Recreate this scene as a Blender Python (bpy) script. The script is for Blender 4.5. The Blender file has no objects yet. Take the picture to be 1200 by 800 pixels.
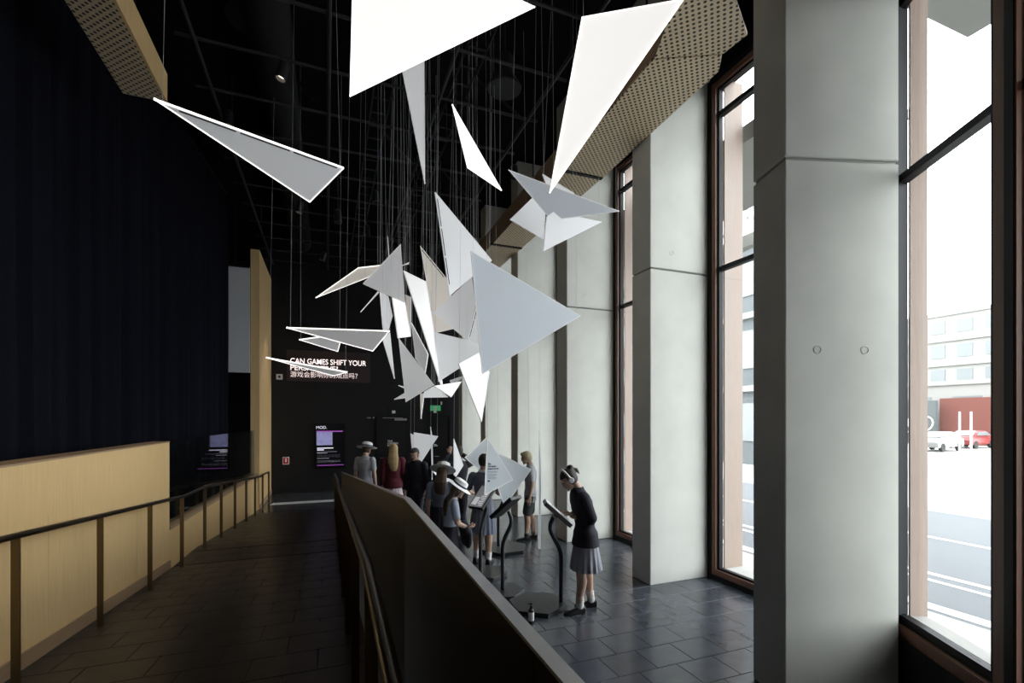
import bpy, bmesh, math, random
from math import sin, cos, pi, radians, atan2, sqrt
from mathutils import Vector, Matrix, kdtree, Euler
random.seed(7)
D = bpy.data
S = bpy.context.scene
COL = S.collection

# ------------------------------------------------------------------ camera
FPX = 560.0                      # focal length in pixels of the 1200 px frame
YAW = radians(21.2)              # the hall runs along +Y, the camera looks to the right of it
CZ = 2.3                         # camera height above the lower floor
HY = 490.0                       # horizon row
Fv = Vector((sin(YAW), cos(YAW), 0))
Rv = Vector((cos(YAW), -sin(YAW), 0))
cd = D.cameras.new('camera')
cam = D.objects.new('camera', cd)
COL.objects.link(cam)
cam.location = (0, 0, CZ)
cam.rotation_euler = (pi/2, 0, -YAW)
cd.sensor_width = 36
cd.lens = FPX/1200*36
cd.shift_y = (HY-400)/1200
cd.clip_start = 0.02
cd.clip_end = 400
S.camera = cam

# ------------------------------------------------------------------ world, exposure
W = D.worlds.new('overcast_sky')
S.world = W
W.use_nodes = True
bg = W.node_tree.nodes['Background']
bg.inputs[0].default_value = (0.93, 0.965, 1.0, 1)
bg.inputs[1].default_value = 9.0
S.view_settings.view_transform = 'Standard'
S.view_settings.look = 'None'
S.view_settings.gamma = 1
S.view_settings.exposure = 0.0
S.view_settings.use_curve_mapping = False
S.cycles.use_denoising = True
S.cycles.max_bounces = 10
S.cycles.transparent_max_bounces = 24
S.cycles.sample_clamp_indirect = 6

def P(x, y, d):
    """world point seen at pixel x, y at depth d along the view axis"""
    return Fv*d + Rv*((x-600)/FPX*d) + Vector((0, 0, CZ+(HY-y)/FPX*d))
def PZ(x, y, z):
    return P(x, y, (CZ-z)*FPX/(y-HY))
def PY(x, y, Y):
    dx = Fv + Rv*((x-600)/FPX)
    return P(x, y, Y/dx.y)

# ------------------------------------------------------------------ materials
def nt(name):
    m = D.materials.new(name)
    m.use_nodes = True
    return m, m.node_tree.nodes, m.node_tree.links, m.node_tree.nodes['Principled BSDF']
def mat(name, col, rough=0.5, metal=0.0, var=0.0, scale=6.0, stretch=(1, 1, 1), bump=0.0, emit=0.0, ecol=None, spec=0.5, rand=0.0):
    m, N, L, B = nt(name)
    B.inputs['Base Color'].default_value = (*col, 1)
    B.inputs['Roughness'].default_value = rough
    B.inputs['Metallic'].default_value = metal
    B.inputs['Specular IOR Level'].default_value = spec
    if emit:
        B.inputs['Emission Color'].default_value = (*(ecol or col), 1)
        B.inputs['Emission Strength'].default_value = emit
    if var or bump:
        tc = N.new('ShaderNodeTexCoord')
        mp = N.new('ShaderNodeMapping')
        mp.inputs['Scale'].default_value = stretch
        L.new(tc.outputs['Object'], mp.inputs[0])
        no = N.new('ShaderNodeTexNoise')
        no.inputs['Scale'].default_value = scale
        no.inputs['Detail'].default_value = 6
        L.new(mp.outputs[0], no.inputs['Vector'])
        if var:
            mx = N.new('ShaderNodeMix')
            mx.data_type = 'RGBA'
            mx.inputs[6].default_value = (*[c*(1-var) for c in col], 1)
            mx.inputs[7].default_value = (*[min(1, c*(1+var)) for c in col], 1)
            fac = no.outputs['Fac']
            if rand:
                oi = N.new('ShaderNodeObjectInfo')
                a = N.new('ShaderNodeMath')
                a.operation = 'MULTIPLY_ADD'
                L.new(oi.outputs['Random'], a.inputs[0])
                a.inputs[1].default_value = rand
                L.new(fac, a.inputs[2])
                s = N.new('ShaderNodeMath')
                s.operation = 'SUBTRACT'
                L.new(a.outputs[0], s.inputs[0])
                s.inputs[1].default_value = rand/2
                fac = s.outputs[0]
            L.new(fac, mx.inputs[0])
            L.new(mx.outputs[2], B.inputs['Base Color'])
        if bump:
            bp = N.new('ShaderNodeBump')
            bp.inputs['Strength'].default_value = bump
            bp.inputs['Distance'].default_value = 0.01
            L.new(no.outputs['Fac'], bp.inputs['Height'])
            L.new(bp.outputs[0], B.inputs['Normal'])
    return m
def glass_mat(name, tint):
    m = D.materials.new(name)
    m.use_nodes = True
    N, L = m.node_tree.nodes, m.node_tree.links
    N.clear()
    o = N.new('ShaderNodeOutputMaterial')
    mx = N.new('ShaderNodeMixShader')
    t = N.new('ShaderNodeBsdfTransparent')
    t.inputs[0].default_value = (*tint, 1)
    g = N.new('ShaderNodeBsdfGlossy')
    g.inputs['Roughness'].default_value = 0.01
    lw_ = N.new('ShaderNodeLayerWeight')          # Schlick reflectance, the same from both sides of the sheet
    lw_.inputs[0].default_value = .5
    pw_ = N.new('ShaderNodeMath')
    pw_.operation = 'POWER'
    pw_.inputs[1].default_value = 5
    L.new(lw_.outputs['Facing'], pw_.inputs[0])
    f = N.new('ShaderNodeMath')
    f.operation = 'MULTIPLY_ADD'
    f.inputs[1].default_value = .93
    f.inputs[2].default_value = .04
    L.new(pw_.outputs[0], f.inputs[0])
    L.new(f.outputs[0], mx.inputs[0])
    L.new(t.outputs[0], mx.inputs[1])
    L.new(g.outputs[0], mx.inputs[2])
    L.new(mx.outputs[0], o.inputs[0])
    return m
def perforated_mat(name, col, pitch, rad):
    """timber sheet with a staggered grid of drilled holes"""
    m, N, L, B = nt(name)
    B.inputs['Roughness'].default_value = 0.55
    tc = N.new('ShaderNodeTexCoord')
    def grid(off):
        mp = N.new('ShaderNodeMapping')
        mp.inputs['Scale'].default_value = (1/pitch, 1/pitch, 0)
        mp.inputs['Location'].default_value = (off, off, 0)
        L.new(tc.outputs['Object'], mp.inputs[0])
        fr = N.new('ShaderNodeVectorMath')
        fr.operation = 'FRACTION'
        L.new(mp.outputs[0], fr.inputs[0])
        su = N.new('ShaderNodeVectorMath')
        su.operation = 'SUBTRACT'
        L.new(fr.outputs[0], su.inputs[0])
        su.inputs[1].default_value = (.5, .5, 0)
        le = N.new('ShaderNodeVectorMath')
        le.operation = 'LENGTH'
        L.new(su.outputs[0], le.inputs[0])
        return le.outputs['Value']
    mn = N.new('ShaderNodeMath')
    mn.operation = 'MINIMUM'
    L.new(grid(0), mn.inputs[0])
    L.new(grid(.5), mn.inputs[1])
    lt = N.new('ShaderNodeMath')
    lt.operation = 'LESS_THAN'
    L.new(mn.outputs[0], lt.inputs[0])
    lt.inputs[1].default_value = rad/pitch
    no = N.new('ShaderNodeTexNoise')
    no.inputs['Scale'].default_value = 3
    mp = N.new('ShaderNodeMapping')
    mp.inputs['Scale'].default_value = (8, .7, 1)
    L.new(tc.outputs['Object'], mp.inputs[0])
    L.new(mp.outputs[0], no.inputs['Vector'])
    wd = N.new('ShaderNodeMix')
    wd.data_type = 'RGBA'
    wd.inputs[6].default_value = (*[c*.82 for c in col], 1)
    wd.inputs[7].default_value = (*[c*1.12 for c in col], 1)
    L.new(no.outputs['Fac'], wd.inputs[0])
    mx = N.new('ShaderNodeMix')
    mx.data_type = 'RGBA'
    L.new(lt.outputs[0], mx.inputs[0])
    L.new(wd.outputs[2], mx.inputs[6])
    mx.inputs[7].default_value = (.012, .009, .006, 1)
    L.new(mx.outputs[2], B.inputs['Base Color'])
    return m
def slate_mat(name, col, rough, joints):
    m, N, L, B = nt(name)
    tc = N.new('ShaderNodeTexCoord')
    no = N.new('ShaderNodeTexNoise')
    no.inputs['Scale'].default_value = 5
    no.inputs['Detail'].default_value = 8
    L.new(tc.outputs['Object'], no.inputs['Vector'])
    oi = N.new('ShaderNodeObjectInfo')
    ad = N.new('ShaderNodeMath')
    ad.operation = 'MULTIPLY_ADD'
    ad.inputs[1].default_value = .45
    L.new(oi.outputs['Random'], ad.inputs[0])
    L.new(no.outputs['Fac'], ad.inputs[2])
    mx = N.new('ShaderNodeMix')
    mx.data_type = 'RGBA'
    mx.inputs[6].default_value = (*[c*.6 for c in col], 1)
    mx.inputs[7].default_value = (*[c*1.25 for c in col], 1)
    L.new(ad.outputs[0], mx.inputs[0])
    out = mx.outputs[2]
    if joints:
        br = N.new('ShaderNodeTexBrick')
        br.inputs['Scale'].default_value = 1
        br.inputs['Brick Width'].default_value = .42
        br.inputs['Row Height'].default_value = .36
        br.inputs['Mortar Size'].default_value = .004
        L.new(tc.outputs['Object'], br.inputs['Vector'])
        m2 = N.new('ShaderNodeMix')
        m2.data_type = 'RGBA'
        L.new(br.outputs['Fac'], m2.inputs[0])
        L.new(out, m2.inputs[6])
        m2.inputs[7].default_value = (.035, .036, .04, 1)
        out = m2.outputs[2]
    L.new(out, B.inputs['Base Color'])
    rr = N.new('ShaderNodeMapRange')
    rr.inputs['To Min'].default_value = rough-.08
    rr.inputs['To Max'].default_value = rough+.12
    L.new(no.outputs['Fac'], rr.inputs['Value'])
    L.new(rr.outputs[0], B.inputs['Roughness'])
    n2 = N.new('ShaderNodeTexNoise')
    n2.inputs['Scale'].default_value = 14
    n2.inputs['Detail'].default_value = 4
    L.new(tc.outputs['Object'], n2.inputs['Vector'])
    bp = N.new('ShaderNodeBump')
    bp.inputs['Strength'].default_value = .035
    bp.inputs['Distance'].default_value = .01
    L.new(n2.outputs['Fac'], bp.inputs['Height'])
    L.new(bp.outputs[0], B.inputs['Normal'])
    return m

M = {}
M['black_paint'] = mat('black_paint', (.012, .012, .014), .62, spec=.2)
M['black_wall'] = mat('black_wall', (.010, .010, .012), .5, var=.2, scale=1.5, spec=.25)
M['void'] = mat('void_black', (.006, .006, .007), .9, spec=.1)
M['pipe'] = mat('ceiling_steel', (.020, .020, .023), .55, spec=.3)
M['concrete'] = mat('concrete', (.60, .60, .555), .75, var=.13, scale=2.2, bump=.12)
M['concrete_dim'] = mat('blotched_dim_concrete', (.40, .40, .365), .75, var=.24, scale=1.6, bump=.12)  # real blotches; base tone also darkened for the near column's dimmer light
M['joint'] = mat('joint_grey', (.22, .22, .20), .9)  # darker grey of the recessed joint between column blocks
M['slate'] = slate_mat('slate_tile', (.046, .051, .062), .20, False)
M['slate_ramp'] = slate_mat('slate_ramp_tile', (.012, .0117, .012), .34, False)  # ramp's weaker light put in as a darker copy of the slate
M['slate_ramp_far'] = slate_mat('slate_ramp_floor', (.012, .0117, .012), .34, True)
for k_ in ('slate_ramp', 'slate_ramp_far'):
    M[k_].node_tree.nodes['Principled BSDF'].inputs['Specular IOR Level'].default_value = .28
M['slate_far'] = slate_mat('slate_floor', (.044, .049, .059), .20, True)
M['grout'] = mat('grout', (.055, .056, .06), .8)
M['ply'] = mat('blond_timber', (.66, .455, .22), .5, var=.16, scale=5, stretch=(9, 9, .5))
M['skirt_board'] = mat('skirting_timber', (.30, .20, .12), .5, var=.15, scale=5, stretch=(1, 1, 6))
M['perf'] = perforated_mat('perforated_timber', (.60, .48, .32), .078, .0155)
M['jarrah'] = mat('red_timber', (.15, .065, .038), .42, var=.3, scale=6, stretch=(9, 9, .6))
M['reveal'] = mat('pale_timber', (.25, .185, .15), .55, var=.2, scale=6, stretch=(9, 9, .6))  # paler and less saturated than the frame timber
M['frame'] = mat('black_aluminium', (.008, .008, .009), .5, spec=.2)
M['glass'] = glass_mat('window_glass', (.97, .985, .98))
M['glass_dark'] = glass_mat('balustrade_glass', (.80, .83, .84))
M['curtain'] = mat('navy_curtain', (.0065, .0068, .0105), .95, var=.2, scale=30, spec=.03)
M['brass'] = mat('aged_bronze', (.16, .115, .06), .38, metal=.85)
M['rail'] = mat('bronze_rail', (.075, .058, .038), .3, metal=.85)
M['bal'] = mat('blackened_steel', (.010, .0085, .0075), .30, metal=.0, var=.25, scale=4, spec=.12)
M['cap'] = mat('brushed_edge', (.42, .42, .42), .35, metal=.9)
M['white'] = mat('white_panel', (.86, .865, .88), .4, emit=.20, ecol=(.97, .98, 1))  # faint emission, here and on following panels, brightens faces that get little light
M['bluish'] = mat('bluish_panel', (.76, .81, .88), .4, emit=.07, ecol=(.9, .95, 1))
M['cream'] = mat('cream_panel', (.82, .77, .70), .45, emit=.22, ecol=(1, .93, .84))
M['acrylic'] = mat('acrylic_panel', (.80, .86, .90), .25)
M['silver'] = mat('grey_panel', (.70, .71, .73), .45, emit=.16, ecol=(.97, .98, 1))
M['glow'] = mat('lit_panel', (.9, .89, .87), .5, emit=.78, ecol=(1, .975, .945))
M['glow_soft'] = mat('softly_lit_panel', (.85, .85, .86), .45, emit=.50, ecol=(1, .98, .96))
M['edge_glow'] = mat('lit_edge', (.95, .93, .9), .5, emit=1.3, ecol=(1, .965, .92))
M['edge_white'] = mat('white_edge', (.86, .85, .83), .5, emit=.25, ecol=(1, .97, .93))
M['slot'] = mat('dark_slot', (.02, .02, .02), .6)
M['wire'] = mat('steel_wire', (.55, .55, .56), .5)
M['screen'] = mat('pale_screen', (.52, .53, .56), .8)
M['sign_light'] = mat('sign_letter', (1, .93, .92), .5, emit=1.25, ecol=(1, .84, .82))
M['sign_dim'] = mat('sign_letter_dim', (1, .9, .89), .5, emit=.75, ecol=(1, .80, .78))
M['lcd_white'] = mat('lcd_white', (.8, .8, .9), .4, emit=.75, ecol=(.86, .84, 1))
M['lcd_text'] = mat('lcd_text', (.6, .6, .7), .4, emit=.26, ecol=(.75, .74, .95))
M['lcd_pic'] = mat('lcd_picture', (.3, .3, .6), .4, var=.6, scale=9, emit=.30, ecol=(.47, .47, .86))
M['lcd_purple'] = mat('lcd_purple', (.4, .1, .6), .4, emit=.45, ecol=(.62, .14, .80))
M['lcd_black'] = mat('lcd_black', (.004, .004, .006), .4, spec=.15)
M['vinyl'] = mat('white_vinyl', (.75, .75, .75), .6)
M['ink'] = mat('dark_ink', (.03, .03, .05), .7)
M['ink_pale'] = mat('pale_ink', (.42, .45, .50), .7)
M['red'] = mat('sign_red', (.55, .012, .035), .5)
M['green'] = mat('exit_green', (.05, .42, .16), .5, emit=.25, ecol=(.08, .6, .24))
M['plastic_w'] = mat('white_plastic', (.75, .75, .76), .4)
M['plastic_b'] = mat('black_plastic', (.012, .012, .015), .42)
M['kiosk'] = mat('black_powdercoat', (.013, .013, .017), .38)
M['tablet'] = mat('tablet_page', (.75, .76, .78), .3, emit=.35, ecol=(.95, .97, 1))
M['tablet_dim'] = mat('tablet_page_dim', (.30, .30, .31), .3, emit=.10, ecol=(.95, .97, 1))
M['amber'] = mat('amber_bottle', (.03, .018, .012), .2)
# people
M['skin'] = mat('skin', (.56, .36, .27), .55)
M['skin_leg'] = mat('skin_warm', (.48, .31, .22), .55)
M['lip'] = mat('lip', (.40, .18, .15), .5)
M['eye'] = mat('eye', (.03, .02, .02), .25)
M['navy'] = mat('navy_wool', (.018, .017, .028), .85, var=.25, scale=40)
M['skirt_grey'] = mat('grey_skirt', (.30, .30, .35), .85, var=.12, scale=60)
M['pinafore'] = mat('grey_blue_check', (.17, .19, .25), .85, var=.22, scale=55)
M['shirt_grey'] = mat('grey_shirt', (.42, .43, .47), .85, var=.1, scale=40)
M['shirt_blue'] = mat('pale_blue_shirt', (.36, .40, .50), .85, var=.12, scale=40)
M['shorts'] = mat('charcoal_shorts', (.045, .05, .055), .85)
M['maroon'] = mat('maroon_knit', (.10, .012, .022), .9, var=.2, scale=50)
M['pinkish'] = mat('pale_pink_skirt', (.6, .48, .52), .85)
M['sock'] = mat('white_sock', (.72, .71, .70), .9)
M['sock_dark'] = mat('dark_sock', (.03, .03, .035), .9)
M['shoe'] = mat('black_leather', (.010, .010, .012), .3)
M['hair_dark'] = mat('dark_hair', (.022, .014, .010), .55, var=.4, scale=40, stretch=(1, 1, .2))
M['hair_brown'] = mat('brown_hair', (.075, .045, .028), .55, var=.4, scale=40, stretch=(1, 1, .2))
M['hair_blond'] = mat('blond_hair', (.42, .30, .14), .55, var=.4, scale=40, stretch=(1, 1, .2))
M['hair_fair'] = mat('fair_hair', (.50, .42, .26), .55, var=.35, scale=40, stretch=(1, 1, .2))
M['hat'] = mat('white_straw', (.78, .77, .76), .8, var=.06, scale=90)
M['band'] = mat('navy_ribbon', (.03, .035, .07), .6)
# outside
M['asphalt'] = mat('asphalt', (.085, .09, .098), .9, var=.1, scale=3)
M['paving'] = mat('pale_paving', (.30, .295, .28), .9, var=.08, scale=2)
M['line'] = mat('road_paint', (.6, .6, .6), .8)
M['render_white'] = mat('pale_render', (.26, .255, .24), .9)
M['render_grey'] = mat('grey_render', (.085, .096, .10), .9)
M['render_pink'] = mat('pink_cladding', (.15, .095, .09), .9)
M['brick_red'] = mat('red_wall', (.13, .04, .03), .9)
M['bld_glass'] = mat('far_window', (.15, .165, .17), .3)
M['canopy'] = mat('canopy_soffit', (.22, .22, .20), .8)
M['car_white'] = mat('white_car_paint', (.24, .24, .24), .3)
M['car_red'] = mat('red_car_paint', (.20, .03, .03), .3)
M['tyre'] = mat('tyre', (.02, .02, .02), .8)
M['leaf'] = mat('leaf_green', (.12, .20, .05), .8, var=.4, scale=4)

# ------------------------------------------------------------------ mesh helpers
def tag(o, label=None, cat=None, group=None, kind=None):
    if label: o['label'] = label
    if cat: o['category'] = cat
    if group: o['group'] = group
    if kind: o['kind'] = kind
    return o
MATW = {}
def thing(name, label, cat, loc=(0, 0, 0), rotz=0.0, group=None, kind=None):
    o = D.objects.new(name, None)
    COL.objects.link(o)
    o.location = loc
    o.rotation_euler = (0, 0, rotz)
    o.empty_display_size = .1
    MATW[o.name] = Matrix.Translation(Vector(loc)) @ Matrix.Rotation(rotz, 4, 'Z')
    return tag(o, label, cat, group, kind)
def link(name, me, m, parent=None):
    o = D.objects.new(name, me)
    COL.objects.link(o)
    if m is not None:
        for x in (m if isinstance(m, (list, tuple)) else [m]):
            me.materials.append(x)
    if parent is not None:
        o.parent = parent
    return o
class MB:
    def __init__(s):
        s.v, s.f = [], []
    def add(s, vs, fs, T=None):
        n = len(s.v)
        for p in vs:
            p = Vector(p)
            s.v.append(T @ p if T is not None else p)
        s.f += [[i+n for i in f] for f in fs]
        return s
    def box(s, x0, x1, y0, y1, z0, z1, T=None):
        vs = [(x, y, z) for z in (z0, z1) for y in (y0, y1) for x in (x0, x1)]
        return s.add(vs, [(0, 2, 3, 1), (4, 5, 7, 6), (0, 1, 5, 4), (2, 6, 7, 3), (0, 4, 6, 2), (1, 3, 7, 5)], T)
    def prism(s, poly, off, T=None):
        off = Vector(off)
        n = len(poly)
        vs = [Vector(p) for p in poly] + [Vector(p)+off for p in poly]
        fs = [list(range(n))[::-1], list(range(n, 2*n))] + [[i, (i+1) % n, n+(i+1) % n, n+i] for i in range(n)]
        return s.add(vs, fs, T)
    def tube(s, pts, r, seg=8, T=None):
        pts = [Vector(p) for p in pts]
        rr = r if isinstance(r, (list, tuple)) else [r]*len(pts)
        vs, fs = [], []
        up = Vector((0, 0, 1))
        prev = None
        for i, p in enumerate(pts):
            t = (pts[min(i+1, len(pts)-1)]-pts[max(i-1, 0)]).normalized()
            if prev is None:
                a = up if abs(t.dot(up)) < .9 else Vector((1, 0, 0))
                u = (a - t*a.dot(t)).normalized()
            else:
                u = (prev - t*prev.dot(t)).normalized()
            prev = u
            w = t.cross(u)
            for k in range(seg):
                th = 2*pi*k/seg
                vs.append(p+(u*cos(th)+w*sin(th))*rr[i])
        for i in range(len(pts)-1):
            for k in range(seg):
                k2 = (k+1) % seg
                fs.append((i*seg+k, i*seg+k2, (i+1)*seg+k2, (i+1)*seg+k))
        fs.append(list(range(seg))[::-1])
        fs.append(list(range((len(pts)-1)*seg, len(pts)*seg)))
        return s.add(vs, fs, T)
    def bar(s, a, b, w, h, T=None):
        """rectangular bar from a to b, w across, h up"""
        a, b = Vector(a), Vector(b)
        t = (b-a).normalized()
        up = Vector((0, 0, 1)) if abs(t.z) < .95 else Vector((0, 1, 0))
        sd = t.cross(up).normalized()
        up = sd.cross(t)
        q = [sd*(-w/2)+up*(-h/2), sd*(w/2)+up*(-h/2), sd*(w/2)+up*(h/2), sd*(-w/2)+up*(h/2)]
        return s.prism([a+x for x in q], b-a, T)
    def lathe(s, prof, seg=24, T=None):
        vs, fs = [], []
        for r, z in prof:
            for k in range(seg):
                th = 2*pi*k/seg
                vs.append((r*cos(th), r*sin(th), z))
        n = len(prof)
        for i in range(n-1):
            for k in range(seg):
                k2 = (k+1) % seg
                fs.append((i*seg+k, i*seg+k2, (i+1)*seg+k2, (i+1)*seg+k))
        if prof[0][0] > 1e-5: fs.append(list(range(seg))[::-1])
        if prof[-1][0] > 1e-5: fs.append(list(range((n-1)*seg, n*seg)))
        return s.add(vs, fs, T)
    def mesh(s, name, smooth=False, bevel=0.0, fix=True):
        me = D.meshes.new(name)
        me.from_pydata([tuple(p) for p in s.v], [], s.f)
        bm = bmesh.new()
        bm.from_mesh(me)
        if fix: bmesh.ops.recalc_face_normals(bm, faces=bm.faces)
        if bevel:
            bmesh.ops.bevel(bm, geom=bm.edges[:], offset=bevel, segments=1, affect='EDGES', clamp_overlap=True)
        bm.to_mesh(me)
        bm.free()
        if smooth:
            for p in me.polygons: p.use_smooth = True
        return me
    def build(s, name, m, parent=None, smooth=False, bevel=0.0, world=False, center=False, fix=True):
        me = s.mesh(name, smooth, bevel, fix)
        if smooth:
            me.set_sharp_from_angle(angle=radians(40))
        o = link(name, me, m, parent)
        if parent is not None and world:
            me.transform(MATW[parent.name].inverted())
        if parent is None and center:
            c = [sum((v.co[k] for v in me.vertices))/len(me.vertices) for k in (0, 1)]
            z = min(v.co.z for v in me.vertices)
            T = Matrix.Translation((c[0], c[1], z))
            me.transform(T.inverted())
            o.location = (c[0], c[1], z)
            MATW[o.name] = T
        elif parent is None:
            MATW[o.name] = Matrix.Identity(4)
        return o
def copy_tree(o, parent=None):
    c = o.copy()
    COL.objects.link(c)
    c.parent = parent
    for ch in list(o.children):
        copy_tree(ch, c)
    return c
def text_mesh(body, w=None, h=None, bold=0.0, align='LEFT', space=1.0):
    """letters in the XZ plane facing -Y, lower-left corner at the origin"""
    cu = D.curves.new('lettering', 'FONT')
    cu.body = body
    cu.size = 1
    cu.offset = bold
    cu.extrude = .02
    cu.space_line = space
    cu.align_x = align
    ob = D.objects.new('lettering', cu)
    COL.objects.link(ob)
    dg = bpy.context.evaluated_depsgraph_get()
    me = D.meshes.new_from_object(ob.evaluated_get(dg))
    D.objects.remove(ob)
    if not me.vertices: return me
    xs = [v.co.x for v in me.vertices]
    ys = [v.co.y for v in me.vertices]
    x0, x1, y0, y1 = min(xs), max(xs), min(ys), max(ys)
    sx = w/(x1-x0) if w else h/(y1-y0)
    sy = h/(y1-y0) if h else sx
    for v in me.vertices:
        x, y, z = v.co
        v.co = ((x-x0)*sx, -z*.1, (y-y0)*sy)
    me.materials.clear()
    return me

# ------------------------------------------------------------------ floors
X_P = .30                                       # line of the steel balustrade
PROF = [(-4.0, .80), (1.9, .80), (7.6, .31), (8.6, .31), (13.0, .0)]
def ramp_z(y):
    for (a, za), (b, zb) in zip(PROF, PROF[1:]):
        if y <= b: return za + (zb-za)*max(0, (y-a))/(b-a)
    return 0.0
fl = MB().prism([(X_P, -1.2, -.14), (2.2, -1.2, -.14), (4.42, 2.62, -.14), (5.32, 3.1, -.14), (5.32, 16.5, -.14),
                 (-1.75, 16.5, -.14), (-1.75, 13.0, -.14), (X_P, 13.0, -.14)], (0, 0, .12)).build('floor', M['grout'])
tag(fl, 'dark slate tiled floor of the lower hall', kind='structure')
# far part of the floor: tiles too small to tell apart
MB().prism([(X_P, 7.94, -.02), (5.30, 7.94, -.02), (5.30, 16.45, -.02), (-1.75, 16.45, -.02), (-1.75, 13.0, -.02), (X_P, 13.0, -.02)],
           (0, 0, .02)).build('floor_surface', M['slate_far'], fl)
tile = MB().box(-.2075, .2075, -.1775, .1775, -.02, 0).mesh('floor_tile', bevel=.002)
tile.materials.append(M['slate'])
rows = 14
for r in range(rows):
    yc = 2.9 + .36*r + .18
    x = X_P + .03 - (.21 if r % 2 else 0)
    while x < 5.35:
        lim = 5.14 if yc > 3.4 else 4.35
        xa, xb = max(x, X_P+.03), min(x+.42, lim)
        if xb-xa > .06:
            o = D.objects.new('floor_tile', tile)
            COL.objects.link(o)
            o.parent = fl
            o.scale.x = (xb-xa-.005)/.415
            o.location = ((xa+xb)/2, yc, random.uniform(-.0006, .0006))
            o.rotation_euler = (random.uniform(-.0015, .0015), random.uniform(-.0015, .0015), 0)
        x += .42
MB().prism([(X_P, -1.2, -.02), (2.2, -1.2, -.02), (4.36, 2.62, -.02), (4.5, 2.9, -.02), (X_P, 2.9, -.02)], (0, 0, .02)).build('floor_surface', M['slate_far'], fl)
MB().prism([(4.95, 2.9, -.02), (5.32, 3.1, -.02), (5.32, 7.94, -.02), (5.15, 7.94, -.02)], (0, 0, .019)).build('floor_surface', M['slate_far'], fl)
# ramp
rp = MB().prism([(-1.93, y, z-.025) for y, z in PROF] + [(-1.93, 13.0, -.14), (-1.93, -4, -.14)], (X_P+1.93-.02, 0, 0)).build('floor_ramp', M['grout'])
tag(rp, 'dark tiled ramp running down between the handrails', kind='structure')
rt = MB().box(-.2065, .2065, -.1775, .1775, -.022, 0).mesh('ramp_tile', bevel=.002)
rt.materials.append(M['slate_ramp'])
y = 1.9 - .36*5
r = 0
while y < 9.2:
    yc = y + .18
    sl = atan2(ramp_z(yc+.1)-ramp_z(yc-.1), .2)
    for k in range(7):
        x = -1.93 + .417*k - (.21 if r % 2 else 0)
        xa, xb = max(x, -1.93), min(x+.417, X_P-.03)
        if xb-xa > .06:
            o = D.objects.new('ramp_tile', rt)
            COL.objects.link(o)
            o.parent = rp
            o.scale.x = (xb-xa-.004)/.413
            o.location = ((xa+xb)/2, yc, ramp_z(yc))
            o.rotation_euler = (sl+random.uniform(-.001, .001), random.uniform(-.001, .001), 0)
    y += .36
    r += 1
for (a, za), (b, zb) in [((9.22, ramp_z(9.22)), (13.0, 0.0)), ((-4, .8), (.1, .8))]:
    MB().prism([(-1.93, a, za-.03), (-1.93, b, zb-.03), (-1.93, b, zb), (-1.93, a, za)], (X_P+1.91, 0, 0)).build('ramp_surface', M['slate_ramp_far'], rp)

# tactile strip at the foot of the ramp
ts = MB().box(-1.42, .30, 14.05, 14.45, 0, .004).build('tactile_strip', M['slate_far'], center=True)
tag(ts, 'strip of pale raised ground bars at the foot of the ramp', 'floor strip')
mb = MB()
for k in range(30):
    x = -1.40+.056*k
    mb.prism([(x, 14.08, .004), (x+.024, 14.08, .004), (x+.085, 14.42, .004), (x+.061, 14.42, .004)], (0, 0, .006))
st = mb.build('raised_bar', M['vinyl'], ts, world=True)
st['kind'] = 'stuff'

# ------------------------------------------------------------------ walls, ceiling
YF = 16.3
wf = MB().box(-1.75, 5.4, YF, YF+.2, 0, 8.3).build('wall_far', M['black_wall'])
tag(wf, 'black painted end wall of the hall', kind='structure')
tag(MB().box(-4.8, 5.6, -4.2, 16.5, 8.3, 8.4).build('ceiling', M['void']), 'black painted ceiling void', kind='structure')
tag(MB().box(-4.8, -4.65, -4.2, 16.5, -.1, 8.3).build('wall_left', M['void']), 'black wall behind the curtain', kind='structure')
tag(MB().box(-4.8, 1.2, -4.2, -4.05, -.1, 8.3).build('wall_back', M['void']), 'black wall behind the ramp top', kind='structure')
tag(MB().box(-4.65, -1.75, 16.3, 16.5, -.1, 8.3).build('wall_far_left', M['void']), 'black wall beyond the curtain', kind='structure')
tag(MB().box(-4.65, -1.97, -4.05, 16.3, -.1, -.02).build('floor_left', M['void']), 'dark floor behind the low timber wall', kind='structure')
tag(MB().box(5.20, 5.5, 3.0, 16.5, 7.15, 8.3).build('wall_right', M['void']), 'black wall above the tall windows', kind='structure')
# black recess around doors
def far_rect(x0, y0, x1, y1, Y=YF):
    a, b = PY(x0, y0, Y), PY(x1, y1, Y)
    return a.x, b.x, b.z, a.z
def door(name, x0, x1, ytop, label):
    a, b, _, zt = far_rect(x0, ytop, x1, 560)
    o = MB().box(a, b, YF-.035, YF-.001, 0.01, zt).build(name, M['black_paint'], bevel=.004)
    tag(o, label, kind='structure')
    MB().box(a-.05, a, YF-.05, YF-.001, 0.01, zt+.05).box(b, b+.05, YF-.05, YF-.001, 0.01, zt+.05).box(a, b, YF-.05, YF-.001, zt, zt+.05).build('door_frame', M['frame'], o)
    return o, a, b, zt
d1, a, b, zt = door('door_1', 443, 477, 489, 'black door with a closer arm in the end wall')
MB().box(b-.42, b-.02, YF-.12, YF-.036, zt-.10, zt-.03).build('door_closer', M['cap'], d1, bevel=.006)
MB().box(b-.80, b-.15, YF-.08, YF-.045, zt-.025, zt-.005).build('closer_arm', M['cap'], d1)
MB().tube([(a+.07, YF-.04, 1.0), (a+.07, YF-.10, 1.0), (a+.20, YF-.10, 1.0)], .01).build('door_handle', M['cap'], d1)
d2, a, b, zt = door('door_2', 507, 526, 488, 'narrow black door below the green exit sign')
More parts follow.
